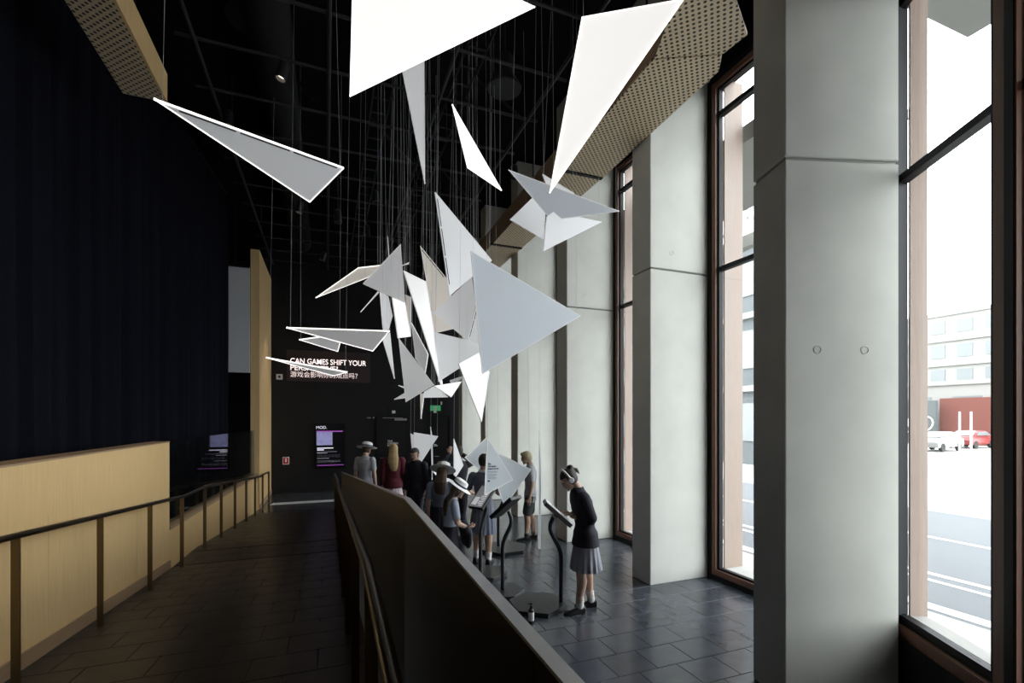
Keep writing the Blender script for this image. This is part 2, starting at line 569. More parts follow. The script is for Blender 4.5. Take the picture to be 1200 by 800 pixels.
MB().tube([(a+.07, YF-.04, 1.0), (a+.07, YF-.10, 1.0), (a+.20, YF-.10, 1.0)], .01).build('door_handle', M['cap'], d2)

# blond timber return wall at the left end
tw = MB().box(-1.78, -1.58, 13.55, YF, 0, 6.55).build('wall_left_timber', M['ply'])
tag(tw, 'tall blond timber wall return beside the black end wall', kind='structure')
MB().box(-1.58, -1.565, 13.55, YF-.005, 0, .12).build('skirting', M['skirt_board'], tw)
# pale screen panel
x0, x1, z0, z1 = -2.42, -1.79, 3.44, 6.05
sc = MB().box(x0, x1, 13.5, 13.54, z0, z1).build('projection_screen', M['screen'], center=True, bevel=.005)
tag(sc, 'tall pale grey screen hanging between the curtain and the timber return', 'screen')
MB().box(x0, x1, 13.49, 13.55, z1, z1+.05).build('screen_batten', M['frame'], sc, world=True)
MB().tube([(-2.1, 13.52, z1+.04), (-2.1, 13.52, 8.3)], .01).build('hanger', M['frame'], sc, world=True)

# curtain with pleats
mb = MB()
n = 520
pa, pb = Vector((-3.35, .2)), Vector((-2.28, 13.3))
t2 = (pb-pa).normalized()
nn = Vector((t2.y, -t2.x))
cols = []
ph = 0.0
for i in range(n+1):
    s = i/n
    ph += .62 + .30*sin(i*.37) + random.uniform(-.1, .1)
    w = .055*sin(ph) + .03*sin(ph*.37+1.0)
    cols.append(w)
lev = [0.0, .8, 2.4, 4.2, 6.2, 7.7]
vs = []
for j, z in enumerate(lev):
    for i in range(n+1):
        k = 1.0 - .35*(z/7.7)
        p = pa + (pb-pa)*(i/n) + nn*(cols[i]*k + .01*sin(i*.21+z))
        vs.append((p.x, p.y, z))
fs = [(j*(n+1)+i, j*(n+1)+i+1, (j+1)*(n+1)+i+1, (j+1)*(n+1)+i) for j in range(len(lev)-1) for i in range(n)]
mb.add(vs, fs)
cu = mb.build('curtain', M['curtain'], smooth=True, fix=False)
tag(cu, 'full height pleated dark navy stage curtain behind the low timber wall', 'curtain')
MB().bar((pa.x, pa.y, 7.73), (pb.x, pb.y, 7.73), .05, .06).build('curtain_track', M['frame'], cu)
for i in range(12):
    p = pa + (pb-pa)*((i+.5)/12)
    MB().tube([(p.x, p.y, 7.74), (p.x, p.y, 8.3)], .008, 6).build('track_hanger', M['frame'], cu)

# ------------------------------------------------------------------ left low wall, glass, handrails
lw = thing('timber_balustrade', 'low blond timber clad wall with level top along the ramp', 'balustrade', (-1.95, 3.0, 0))
ys = [-3.5, -1.0, 1.05, 2.85, 4.56, 6.35, 7.5]
for a, b in zip(ys, ys[1:]):
    za, zb = ramp_z(a), ramp_z(b)
    MB().prism([(-1.955, a+.0015, za-.05), (-1.955, b-.0015, zb-.05), (-1.955, b-.0015, 1.985), (-1.955, a+.0015, 1.985)], (.025, 0, 0)).build('timber_panel', M['ply'], lw, world=True, bevel=.001)
MB().box(-2.12, -1.957, -3.5, 7.48, -.05, 1.97).build('wall_core', M['black_paint'], lw, world=True)
MB().box(-2.12, -1.925, -3.5, 7.5, 1.985, 2.0).build('top_cap', M['skirt_board'], lw, world=True)
mb = MB()
for (a, za), (b, zb) in zip(PROF, PROF[1:]):
    b = min(b, 7.5)
    if a >= 7.5: break
    zb = ramp_z(b)
    mb.prism([(-1.929, a, za-.01), (-1.929, b, zb-.01), (-1.929, b, zb+.11), (-1.929, a, za+.11)], (.014, 0, 0))
mb.build('skirting', M['skirt_board'], lw, world=True)
def wl_x(y):                     # the wall line swings in a little past the landing
    return -1.93 if y < 7.5 else -1.93 + (y-7.5)*.052
up = thing('timber_upstand', 'low timber upstand with a sill under the dark glass', 'balustrade', (-1.8, 10.4, 0))
ys = [7.5, 8.7, 9.9, 11.1, 12.3, 13.45]
for a, b in zip(ys, ys[1:]):
    xa, xb = wl_x(a), wl_x(b)
    MB().add([(xa-.14, a, ramp_z(a)-.05), (xa, a, ramp_z(a)-.05), (xb, b-.003, ramp_z(b)-.05), (xb-.14, b-.003, ramp_z(b)-.05),
              (xa-.14, a, .83), (xa, a, .83), (xb, b-.003, .86), (xb-.14, b-.003, .86)],
             [(0, 1, 2, 3), (4, 7, 6, 5), (0, 4, 5, 1), (1, 5, 6, 2), (2, 6, 7, 3), (3, 7, 4, 0)]).build('timber_panel', M['ply'], up, world=True)
MB().add([(wl_x(7.5)-.15, 7.5, .83), (wl_x(7.5)+.012, 7.5, .83), (wl_x(13.45)+.012, 13.45, .86), (wl_x(13.45)-.15, 13.45, .86),
          (wl_x(7.5)-.15, 7.5, .875), (wl_x(7.5)+.012, 7.5, .875), (wl_x(13.45)+.012, 13.45, .905), (wl_x(13.45)-.15, 13.45, .905)],
         [(0, 1, 2, 3), (4, 7, 6, 5), (0, 4, 5, 1), (1, 5, 6, 2), (2, 6, 7, 3), (3, 7, 4, 0)]).build('sill', M['skirt_board'], up, world=True)
gb = thing('glass_balustrade', 'dark reflective glass screen standing on the timber upstand', 'glass screen', (-1.85, 10.4, .9))
for a, b in ((7.52, 9.45), (9.47, 11.4), (11.42, 13.35)):
    xa, xb = wl_x(a)-.05, wl_x(b)-.05
    MB().prism([(xa, a, .875+(a-7.5)*.005), (xb, b, .875+(b-7.5)*.005), (xb, b, 2.0), (xa, a, 2.0)], (-.012, 0, 0)).build('glass_pane', M['glass_dark'], gb, world=True)
MB().box(wl_x(13.36)-.065, wl_x(13.36)-.045, 13.35, 13.37, .87, 2.0).build('edge_trim', M['cap'], gb, world=True)

hl = thing('handrail', 'dark bronze handrail on posts along the blond timber wall', 'handrail', (-1.8, 8, 0))
def hl_x(y): return wl_x(y)+.13
mb = MB()
rz = lambda y: ramp_z(y) + .94 - max(0, (y-8.6))*.012
pts = [(hl_x(y_), y_, rz(y_)) for y_ in (-2.5, 0, 1.6, 1.9, 2.2, 3.5, 5, 6.5, 7.4, 7.6, 7.8, 8.4, 8.6, 8.8, 10, 11.5, 13.0, 14.3)]
pts.append((hl_x(14.33), 14.33, rz(14.3)-.03))
mb.tube(pts, .021, 10)
mb.build('rail', M['rail'], hl, world=True, smooth=True)
for y_ in (1.5, 2.7, 3.88, 5.07, 6.30, 7.53, 8.55, 9.5, 10.5, 11.5, 12.45, 13.4, 14.3):
    MB().box(hl_x(y_)-.022, hl_x(y_)+.022, y_-.006, y_+.006, ramp_z(y_)-.002, rz(y_)-.015).build('post', M['brass'], hl, world=True)

# right hand side: blackened steel balustrade and handrail
def px_(y): return X_P-.015+(y-1.9)*.0045 if y > 1.9 else X_P-.015+(y-1.9)*.0155
def top_z(y): return 1.98 if y <= 1.9 else 1.98-(y-1.9)*.0946
sb = thing('steel_balustrade', 'solid blackened steel balustrade between ramp and lower floor', 'balustrade', (X_P, 5, 0))
ys = [-3.0, -.6, .6, 1.9, 4.0, 6.1, 8.2, 10.3, 12.35]
for a, b in zip(ys, ys[1:]):
    xa, xb = px_(a), px_(b)
    MB().prism([(xa, a+.001, -.02), (xb, b-.001, -.02), (xb, b-.001, top_z(b)), (xa, a+.001, top_z(a))], (.022, 0, 0)).build('steel_plate', M['bal'], sb, world=True)
mb = MB()
for a, b in ((-3.0, 1.9), (1.9, 12.35)):
    xa, xb = px_(a), px_(b)
    mb.prism([(xa-.001, a, top_z(a)), (xa+.023, a, top_z(a)), (xa+.023, a, top_z(a)+.006), (xa-.001, a, top_z(a)+.006)], (xb-xa, b-a, top_z(b)-top_z(a)))
mb.build('top_edge', M['cap'], sb, world=True)
hr = thing('handrail', 'dark bronze handrail on posts beside the black steel balustrade', 'handrail', (X_P-.13, 6, 0))
mb = MB()
pts = [(px_(y_)-.14, y_, rz(y_)) for y_ in (-2.5, 0, 1.0, 1.7, 1.9, 2.1, 3.5, 5, 6.5, 7.4, 7.6, 7.8, 8.4, 8.6, 8.8, 10, 11.5, 12.6)]
mb.tube(pts, .021, 10)
mb.build('rail', M['rail'], hr, world=True, smooth=True)
for y_ in (.6, 1.7, 2.8, 3.9, 5.0, 6.1, 7.2, 8.3, 9.4, 10.5, 11.6, 12.55):
    MB().box(px_(y_)-.162, px_(y_)-.118, y_-.006, y_+.006, ramp_z(y_)-.002, rz(y_)-.015).build('post', M['brass'], hr, world=True)

# ------------------------------------------------------------------ concrete blade columns
def column(label, C, u, v, du, dv, ztop, holes=(), mt='concrete'):
    """C: interior corner nearest the camera; u runs towards the glass, v along the hall"""
    u, v = Vector((*u, 0)).normalized(), Vector((*v, 0)).normalized()
    root = thing('concrete_column', label, 'column', (C[0], C[1], 0), 0, 'concrete blade columns along the windows')
    C = Vector((C[0], C[1], 0))
    def blk(i, z0, z1):
        return [C+u*i+v*i+Vector((0, 0, z0)), C+u*(du-i)+v*i+Vector((0, 0, z0)), C+u*(du-i)+v*(dv-i)+Vector((0, 0, z0)), C+u*i+v*(dv-i)+Vector((0, 0, z0))], (0, 0, z1-z0)
    MB().prism(*blk(0, 0, 4.36)).build('lower_block', M[mt], root, world=True, bevel=.008)
    MB().prism(*blk(0, 4.385, ztop)).build('upper_block', M[mt], root, world=True, bevel=.008)
    MB().prism(*blk(.018, 4.35, 4.40)).build('recessed_joint', M['joint'], root, world=True)
    nrm = Vector((u.y, -u.x, 0))
    for a, z in holes:
        T = Matrix.Translation(C+u*a+Vector((0, 0, z))) @ nrm.to_track_quat('Z', 'Y').to_matrix().to_4x4()
        MB().lathe([(.036, -.01), (.036, .003), (.028, .004), (.026, -.0005), (0.0001, -.0005)], 20, T).build('tie_hole', M[mt], root, world=True, smooth=True)
    return root
ZS = 6.15
holes2 = ((.45, 3.0+1.65), )
names = ['wide concrete column next to the girl with headphones', 'concrete column directly behind the boy with fair hair',
         'concrete column between the boy column and the dark strip beyond', 'slim looking concrete column near the end wall', 'last concrete column touching the black end wall']
for k in range(5):
    y0 = 5.44 + 2.45*k
    column(names[k], (4.15, y0), (1, 0), (0, 1), 1.12, .42, 8.3, ((.36, 4.62),))
# nearest column, turned with the bend of the facade
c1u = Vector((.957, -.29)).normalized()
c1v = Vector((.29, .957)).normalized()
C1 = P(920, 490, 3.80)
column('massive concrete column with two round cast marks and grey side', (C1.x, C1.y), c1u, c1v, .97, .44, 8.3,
       ((.275, CZ+.55), (.675, CZ+.55)), 'concrete_dim')

# ------------------------------------------------------------------ windows
def window(name, label, p0, p1, out, z0, z1, transom, head=None, reveal=.18, bead=.03, jamb=(.07, .075)):
    """p0-p1 on plan; out: outward normal; black frame, timber frame, panes, outer timber reveal"""
    p0, p1 = Vector((*p0, 0)), Vector((*p1, 0))
    e = (p1-p0)
    Lw = e.length
    e.normalize()
    o_ = Vector((*out, 0)).normalized()
    T = Matrix(((e.x, o_.x, 0, p0.x), (e.y, o_.y, 0, p0.y), (0, 0, 1, 0), (0, 0, 0, 1)))
    root = D.objects.new(name, None)
    COL.objects.link(root)
    tag(root, label, kind='structure')
    MATW[root.name] = Matrix.Identity(4)
    bw, tw_ = jamb
    def ring(a, w, y0, y1):
        return MB().box(a, a+w, y0, y1, z0+a, z1-a, T).box(Lw-a-w, Lw-a, y0, y1, z0+a, z1-a, T).box(a+w, Lw-a-w, y0, y1, z0+a, z0+a+w, T).box(a+w, Lw-a-w, y0, y1, z1-a-w, z1-a, T)
    ring(0, bw, .0, .16).build('outer_frame', M['frame'], root)
    ring(bw, tw_, .01, .15).build('timber_frame', M['jarrah'], root)
    ring(bw+tw_, bead, .05, .11).build('glazing_bead', M['frame'], root)
    a = bw+tw_+bead
    zs = [z0+a] + ([transom] if transom else []) + ([head] if head else []) + [z1-a]
    for k, (za, zb) in enumerate(zip(zs, zs[1:])):
        MB().box(a-.005, Lw-a+.005, .075, .087, za+(.02 if k else 0), zb-.02, T).build('window_pane', M['glass'], root)
        if k: MB().box(a-.03, Lw-a+.03, .04, .12, za-.03, za+.03, T).build('transom', M['frame'], root)
    MB().box(a-.02, a+.0, .15, .15+reveal, z0, z1, T).box(Lw-a, Lw-a+.02, .15, .15+reveal, z0, z1, T).build('timber_reveal', M['reveal'], root)
    MB().box(a-.02, Lw-a+.02, .15, .15+reveal, z0+a-.05, z0+a-.02, T).build('outer_sill', M['paving'], root)
    return root
XG = 5.15
tr = 4.42
window('window_2', 'tall timber framed window beyond the massive near column', (XG, 3.1), (XG, 5.44), (1, 0), 0.0, 7.15, tr, 6.62, .34)
for k in range(4):
    y0 = 5.44+2.45*k
    window('window_%d' % (3+k), 'tall timber framed window between two concrete columns', (XG, y0+.42), (XG, y0+2.45), (1, 0), 0.0, 7.15, tr, 6.62, .34)
# dark filler from window 2 back to the near column
cb = Vector((C1.x, C1.y)) + c1u*.97
tag(MB().prism([(cb.x+.02, cb.y+.05, 0), (5.15, 3.1, 0), (5.32, 3.1, 0), (cb.x+.2, cb.y+.05, 0)], (0, 0, 8.3)).build('wall_right_return', M['black_paint']), 'dark return wall behind the near column', kind='structure')
# near facade, turned further
dn = Vector((-.5, -.866))
on = Vector((.866, -.5))
w0 = Vector((cb.x+.03, cb.y+.03))
def nf(s, o=0): q = w0+dn*s+on*o; return (q.x, q.y)
window('window_1', 'near tall window with a low dark sill wall beneath', nf(-.29), nf(1.04), on, .48, 5.9, 4.28, None, .13, bead=.07, jamb=(.033, .093))
window('window_7', 'next tall window past the black and timber mullion', nf(1.04), nf(1.5), on, .48, 5.9, 4.28, None, .20, bead=.012, jamb=(.03, .012))  # narrowed out of view to cut light on the near column
pl = [nf(-.1), nf(5.6), nf(5.6, .16), nf(-.1, .16)]
tag(MB().prism([(*q, 0) for q in pl], (0, 0, .48)).build('wall_right_low', M['black_paint']), 'dark low wall under the near windows', kind='structure')
pl = [nf(1.5), nf(5.6), nf(5.6, .16), nf(1.5, .16)]
tag(MB().prism([(*q, .48) for q in pl], (0, 0, 7.82)).build('wall_right_near', M['black_paint']), 'dark wall beside the near windows', kind='structure')
tag(MB().prism([(*q, 5.9) for q in [nf(-.1), nf(1.5), nf(1.5, .16), nf(-.1, .16)]], (0, 0, 2.4)).build('wall_right_unseen_head', M['black_paint']), 'unseen dark strip above the near windows, set low for shade', kind='structure')  # unseen window head set low to darken the near column's top

# ------------------------------------------------------------------ perforated timber soffits
so = thing('timber_soffit', 'long perforated timber soffit band above the windows', 'soffit', (4.2, 8, ZS))
segs = [((3.27, 4.24), (3.91, 3.92), (4.06, 4.12), (4.12, 6.60), (3.36, 6.60)),
        ((3.36, 6.66), (4.12, 6.66), (4.12, 9.96), (3.42, 9.96)),
        ((3.42, 10.06), (4.12, 10.06), (4.12, 11.55), (3.44, 11.55)),
        ((3.44, 11.63), (4.12, 11.63), (4.12, 16.28), (3.50, 16.28)),
        ((2.0, 1.1), (2.9, .8), (3.34, 3.25), (3.94, 3.62), (3.91, 3.90), (3.27, 4.22))]
for q in segs:
    MB().prism([(x, y, ZS) for x, y in q], (0, 0, .03)).build('perforated_panel', M['perf'], so, world=True, bevel=.002)
MB().prism([(3.30, 4.24, ZS+.04), (3.92, 3.95, ZS+.04), (4.05, 4.12, ZS+.04), (4.11, 6.6, ZS+.04), (4.11, 16.28, ZS+.04), (3.52, 16.28, ZS+.04), (3.40, 6.6, ZS+.04)], (0, 0, .08)).build('backing_board', M['void'], so, world=True)
mb = MB()
ed = [(2.0, 1.1), (3.27, 4.22), (3.36, 6.63), (3.42, 10), (3.50, 16.28)]
for (xa, ya), (xb, yb) in zip(ed, ed[1:]):
    mb.prism([(xa, ya, ZS+.002), (xa+.03, ya, ZS+.002), (xa+.03, ya, ZS+.38), (xa, ya, ZS+.38)], (xb-xa, yb-ya, 0))
mb.build('fascia', M['skirt_board'], so, world=True)
for x, y in ((3.36, 4.6), (3.42, 8), (3.46, 12), (3.5, 15)):
    MB().tube([(x+.1, y, ZS+.1), (x+.1, y, 8.3)], .012, 6).build('hanger_rod', M['frame'], so, world=True)
for Y_ in (6.63, 10.01, 11.59):
    MB().box(3.38, 4.12, Y_-.035, Y_+.035, ZS-.015, ZS+.03).build('track_slot', M['frame'], so, world=True)
bk = thing('timber_bulkhead', 'perforated timber beam high above the low timber wall', 'bulkhead', (-2.0, 4, ZS))
MB().box(-2.25, -1.84, -2, 6.95, ZS, ZS+.03).build('perforated_panel', M['perf'], bk, world=True)
MB().box(-1.84, -1.81, -2, 6.95, ZS, ZS+.34).build('fascia', M['ply'], bk, world=True)
MB().box(-2.25, -1.84, 6.92, 6.95, ZS+.03, ZS+.34).build('end_board', M['ply'], bk, world=True)
for y in (-1, 2, 4.5, 6.5):
    MB().tube([(-2.0, y, ZS+.03), (-2.0, y, 8.3)], .012, 6).build('hanger_rod', M['frame'], bk, world=True)

# ------------------------------------------------------------------ black ceiling services
ZG = 7.0
cg = thing('ceiling_pipe_grid', 'black pipe grid hanging under the dark ceiling', 'pipe grid', (0, 8, ZG))
for x in (-1.53, .03, 1.55, 2.95):
    MB().tube([(x, -2.0, ZG), (x, 16.2, ZG)], .026, 8).build('pipe', M['pipe'], cg, world=True, smooth=True)
for k in range(13):
    y = 4.0+k
    MB().tube([(-1.75, y, ZG+.055), (3.15, y, ZG+.055)], .022, 8).build('pipe', M['pipe'], cg, world=True, smooth=True)
for x in (-1.53, .03, 1.55, 2.95):
    for y in (1.5, 5.5, 9.5, 13.5):
        MB().tube([(x, y, ZG), (x, y, 8.3)], .012, 6).build('drop_rod', M['pipe'], cg, world=True)
for k, (x, y) in enumerate(((1.55, 6), (2.95, 7), (1.55, 9), (2.95, 10), (.03, 8))):
    MB().tube([(x, y, ZG), (x-.75, y+.9, 8.3)], .02, 6).build('brace', M['pipe'], cg, world=True)
# big dark duct and secondary trays above the grid
du = MB().tube([(-.75, -2, 7.75), (-.75, 16.2, 7.75)], .30, 20).build('air_duct', M['black_paint'], smooth=True)
tag(du, 'round black air duct running above the pipe grid', 'duct')
for y in (2, 6, 10, 14):
    MB().tube([(-.75, y, 8.0), (-.75, y, 8.31)], .012, 6).build('hanger_rod', M['pipe'], du)
for x, lab in ((.85, 'black cable tray above the grid nearer the duct'), (2.0, 'black cable tray above the grid nearer the soffit')):
    t = thing('cable_tray', lab, 'cable tray', (x, 7, 7.6))
    for s in (-.14, .14):
        MB().box(x+s-.008, x+s+.008, -2, 16.2, 7.55, 7.63).build('side_rail', M['pipe'], t, world=True)
    mb = MB()
    for k in range(45):
        mb.box(x-.14, x+.14, -1.9+.4*k, -1.87+.4*k, 7.55, 7.565)
    mb.build('rung', M['pipe'], t, world=True)['kind'] = 'stuff'
    for y in (1, 5, 9, 13):
        MB().tube([(x+.14, y, 7.6), (x+.14, y, 8.3)], .01, 6).build('hanger_rod', M['pipe'], t, world=True)
def diffuser(x, y, z, r, label):
    t = thing('air_diffuser', label, 'diffuser', (x, y, z))
    MB().lathe([(r*.98, .0), (r, .03), (r*.55, .22), (r*.5, .5)], 28).build('cone', M['pipe'], t, smooth=True)
    MB().lathe([(r*.70, .02), (r*.72, .03), (r*.42, .14), (r*.40, .13)], 28).build('inner_ring', M['cap'], t, smooth=True)
    MB().lathe([(r*.28, .03), (r*.3, .05), (0.001, .08)], 20).build('core', M['pipe'], t, smooth=True)
    MB().tube([(0, 0, .4), (0, 0, 8.3-z)], .02, 6).build('drop_rod', M['pipe'], t)
q = P(591, 105, 7.3)
diffuser(q.x, q.y, q.z, .26, 'round black ceiling diffuser above the sculpture')
q = P(300, 25, 7.0)
diffuser(q.x, q.y, q.z, .40, 'large round black ceiling diffuser high over the ramp')
def downlight(x, y, z, aim, power, col, label, lens):
    t = thing('ceiling_spotlight', label, 'spotlight', (x, y, z), 0, 'ceiling spotlights')
    dirv = (Vector(aim)-Vector((x, y, z))).normalized()
    T = dirv.to_track_quat('Z', 'Y').to_matrix().to_4x4()
    MB().lathe([(.045, -.16), (.065, -.14), (.07, .08), (.062, .08), (.058, .02), (.001, .02)], 20, T).build('housing', M['plastic_b'], t, smooth=True)
    MB().lathe([(.057, .025), (.001, .026)], 20, T).build('lens', lens, t)
    MB().tube([(0, 0, .0), (0, 0, ZG-z if z < ZG else 8.3-z)], .012, 6).build('stem', M['pipe'], t)
    if power:
        ld = D.lights.new('spot_lamp', 'SPOT')
        ld.energy = power
        ld.color = col
        ld.spot_size = radians(34)
        ld.spot_blend = .9
        ld.shadow_soft_size = .05
        lo = D.objects.new('spot_lamp', ld)
        COL.objects.link(lo)
        lo.parent = t
        lo.location = dirv*.10
        lo.rotation_euler = dirv.to_track_quat('-Z', 'Y').to_euler()
M['lens_on'] = mat('lamp_lens', (.9, .85, .75), .4, emit=3, ecol=(1, .88, .68))
M['lens_off'] = mat('lamp_lens_off', (.5, .5, .46), .3)
WARM = (1, .78, .50)
for y in (3.2, 4.9, 6.6, 8.8, 11.0):
    downlight(-.55, y+.4, 6.86, (-1.93, y+.4, 1.6), 105, WARM, 'lit ceiling spotlight aimed at the timber wall', M['lens_on'])
downlight(-.1, 14.6, 6.86, (-1.58, 15.0, 2.6), 190, WARM, 'lit ceiling spotlight aimed at the tall timber return', M['lens_on'])
for (x, y, d) in ((268, 101, 7.4), (440, 222, 10), (396, 256, 9), (430, 272, 11), (603, 172, 9)):
    q = P(x, y, d)
    downlight(q.x, q.y, min(q.z, 6.9), (q.x+.25, q.y-.5, 0), 0, WARM, 'unlit ceiling spotlight under the pipe grid', M['lens_off'])

# ------------------------------------------------------------------ far wall signs
def far_text(parent, body, x0, x1, ytop, ybot, m, bold, Y=YF):
    a, b = PY(x0, ybot, Y), PY(x1, ybot, Y)
    t = PY(x0, ytop, Y)
    me = text_mesh(body, b.x-a.x, t.z-a.z, bold)
    o = link('lettering', me, m, parent)
    me.transform(MATW[parent.name].inverted() @ Matrix.Translation((a.x, Y-.006, a.z)))
    return o
sg = thing('wall_sign', 'glowing question in English and Chinese on the black end wall', 'sign', (0, YF, 4.0))
a, b = PY(336, 446, YF), PY(434, 414, YF)
MB().box(a.x, b.x, YF-.004, YF, a.z, b.z).build('halo_sheet', mat('sign_halo', (.035, .018, .020), .6), sg, world=True)  # pinkish sheet painted as the halo of the glowing letters
far_text(sg, 'CAN GAMES SHIFT YOUR', 340.3, 429, 419.2, 425.6, M['sign_light'], .006)
far_text(sg, 'PERSPECTIVE?', 340.3, 396, 427.4, 433.4, M['sign_light'], .006)
far_text(sg, '游戏会影响你的观点吗？', 340.3, 419, 434.6, 441.6, M['sign_dim'], .0)
# screen
ds = thing('display_screen', 'tall digital display with purple bars on the black end wall', 'display', (-.3, YF, 2.0))
def sc_rect(x0, y0, x1, y1, name, m, lift):
    a, b = PY(x0, y1, YF), PY(x1, y0, YF)
    MB().box(a.x, b.x, YF-lift, YF-lift+.004, a.z, b.z).build(name, m, ds, world=True)
a, b = PY(368.5, 549, YF), PY(404.5, 496, YF)
MB().box(a.x, b.x, YF-.05, YF, a.z, b.z).build('casing', M['lcd_black'], ds, world=True, bevel=.004)
far_text(ds, 'MOD.', 370.6, 383, 499, 502.3, M['lcd_white'], .0, YF-.05)
sc_rect(371, 504.5, 401.5, 505.9, 'purple_bar', M['lcd_purple'], .056)
sc_rect(371, 506, 389.5, 521.5, 'picture', M['lcd_pic'], .056)
sc_rect(371.5, 543.8, 402.5, 545.4, 'purple_bar', M['lcd_purple'], .056)
rows_ = [(524, 1.5, 19, 1), (526.2, 1.4, 8, 1), (528.6, .8, 23, 0), (530.2, .8, 12, 0)] + [(532.6+1.25*i, .75, w, 0) for i, w in enumerate((27, 26.5, 27, 14))] + [(539+1.2*i, .7, w, 0) for i, w in enumerate((27, 27.5, 23))]
for y0, h, w, br in rows_:
    sc_rect(371.6, y0, 371.6+w, y0+h, 'text_line', M['lcd_white'] if br else M['lcd_text'], .056)
# small fittings
def far_box(name, label, cat, x0, y0, x1, y1, m, dpt=.03, group=None):
    a, b = PY(x0, y1, YF), PY(x1, y0, YF)
    o = MB().box(a.x, b.x, YF-dpt, YF, a.z, b.z).build(name, m, center=True, bevel=.004)
    return tag(o, label, cat, group)
o = far_box('extinguisher_sign', 'small red fire extinguisher sign with white symbol', 'sign', 331.2, 535.2, 338.8, 544.2, M['vinyl'], .006)
for nm, r, m, l in (('red_field', (331.9, 535.9, 338.1, 543.4), M['red'], .009), ('white_symbol', (334.1, 536.6, 336.0, 541.2), M['vinyl'], .012)):
    a, b = PY(r[0], r[3], YF), PY(r[2], r[1], YF)
    MB().box(a.x, b.x, YF-l, YF-l+.004, a.z, b.z).build(nm, m, o, world=True)
o = far_box('exit_sign', 'green running man exit sign above the narrow door', 'sign', 504, 475, 516, 481.2, M['green'], .05)
a, b = PY(507.8, 480.6, YF), PY(511.4, 475.6, YF)
MB().box(a.x, b.x, YF-.054, YF-.049, a.z, b.z).build('door_symbol', M['vinyl'], o, world=True)
c = PY(509.4, 478, YF)
MB().lathe([(.018, 0), (.001, .001)], 12, Matrix.Translation((c.x+.005, YF-.056, c.z+.045)) @ Matrix.Rotation(pi/2, 4, 'X')).build('figure_head', M['green'], o, world=True)
MB().bar((c.x+.005, YF-.056, c.z+.03), (c.x-.01, YF-.056, c.z-.03), .022, .004).bar((c.x-.01, YF-.056, c.z-.03), (c.x-.03, YF-.056, c.z-.075), .014, .004).bar((c.x-.01, YF-.056, c.z-.03), (c.x+.03, YF-.056, c.z-.06), .014, .004).bar((c.x-.035, YF-.056, c.z+.005), (c.x+.035, YF-.056, c.z+.02), .012, .004).build('figure_body', M['green'], o, world=True)
a, b = PY(508.0, 483.6, YF), PY(511.2, 480.8, YF)
MB().box(a.x, b.x, YF-.05, YF, a.z, b.z).build('emergency_lamp', M['plastic_w'], o, world=True)
o = far_box('camera_housing', 'small white camera box beside the glowing wall sign', 'camera', 324, 438.6, 331.2, 444.6, M['plastic_w'], .10)
c = PY(327.8, 441.6, YF)
MB().lathe([(.035, 0), (.035, .03), (.001, .03)], 16, Matrix.Translation((c.x, YF-.10, c.z)) @ Matrix.Rotation(pi/2, 4, 'X')).build('lens', M['plastic_b'], o, world=True)
far_box('wall_sensor', 'small square white sensor above the door with closer', 'sensor', 459.3, 480.9, 463.2, 484.2, M['plastic_w'], .03)
far_box('wall_sensor', 'small white sensor beside the green exit sign', 'sensor', 516.3, 470.6, 517.9, 474, M['plastic_w'], .03)
far_box('door_strip_light', 'short pale strip above the left part of the end wall', 'light', 430, 488.8, 434.6, 490, M['cap'], .03)
far_box('door_indicator', 'tiny pale indicator beside the short strip', 'indicator', 437, 488, 438.8, 490.4, M['cap'], .03)
ws = thing('door_lettering', 'white lettering reading the control room on the black door', 'lettering', (1.9, YF-.03, 2.0))
for i, (body, w) in enumerate((('THE', 6), ('CONTROL', 13), ('ROOM', 9))):
    far_text(ws, body, 454, 454+w, 515.7+2.5*i, 517.8+2.5*i, M['vinyl'], .04, YF-.034)
ws2 = thing('door_lettering', 'small white line of lettering on the narrow door', 'lettering', (3, YF-.03, 2.0))
a, b = PY(508, 522.6, YF), PY(512.6, 520.2, YF)
MB().box(a.x, b.x, YF-.04, YF-.034, a.z, a.z+.03).box(a.x, a.x+(b.x-a.x)*.7, YF-.04, YF-.034, a.z+.045, a.z+.07).build('text_line', M['vinyl'], ws2, world=True)

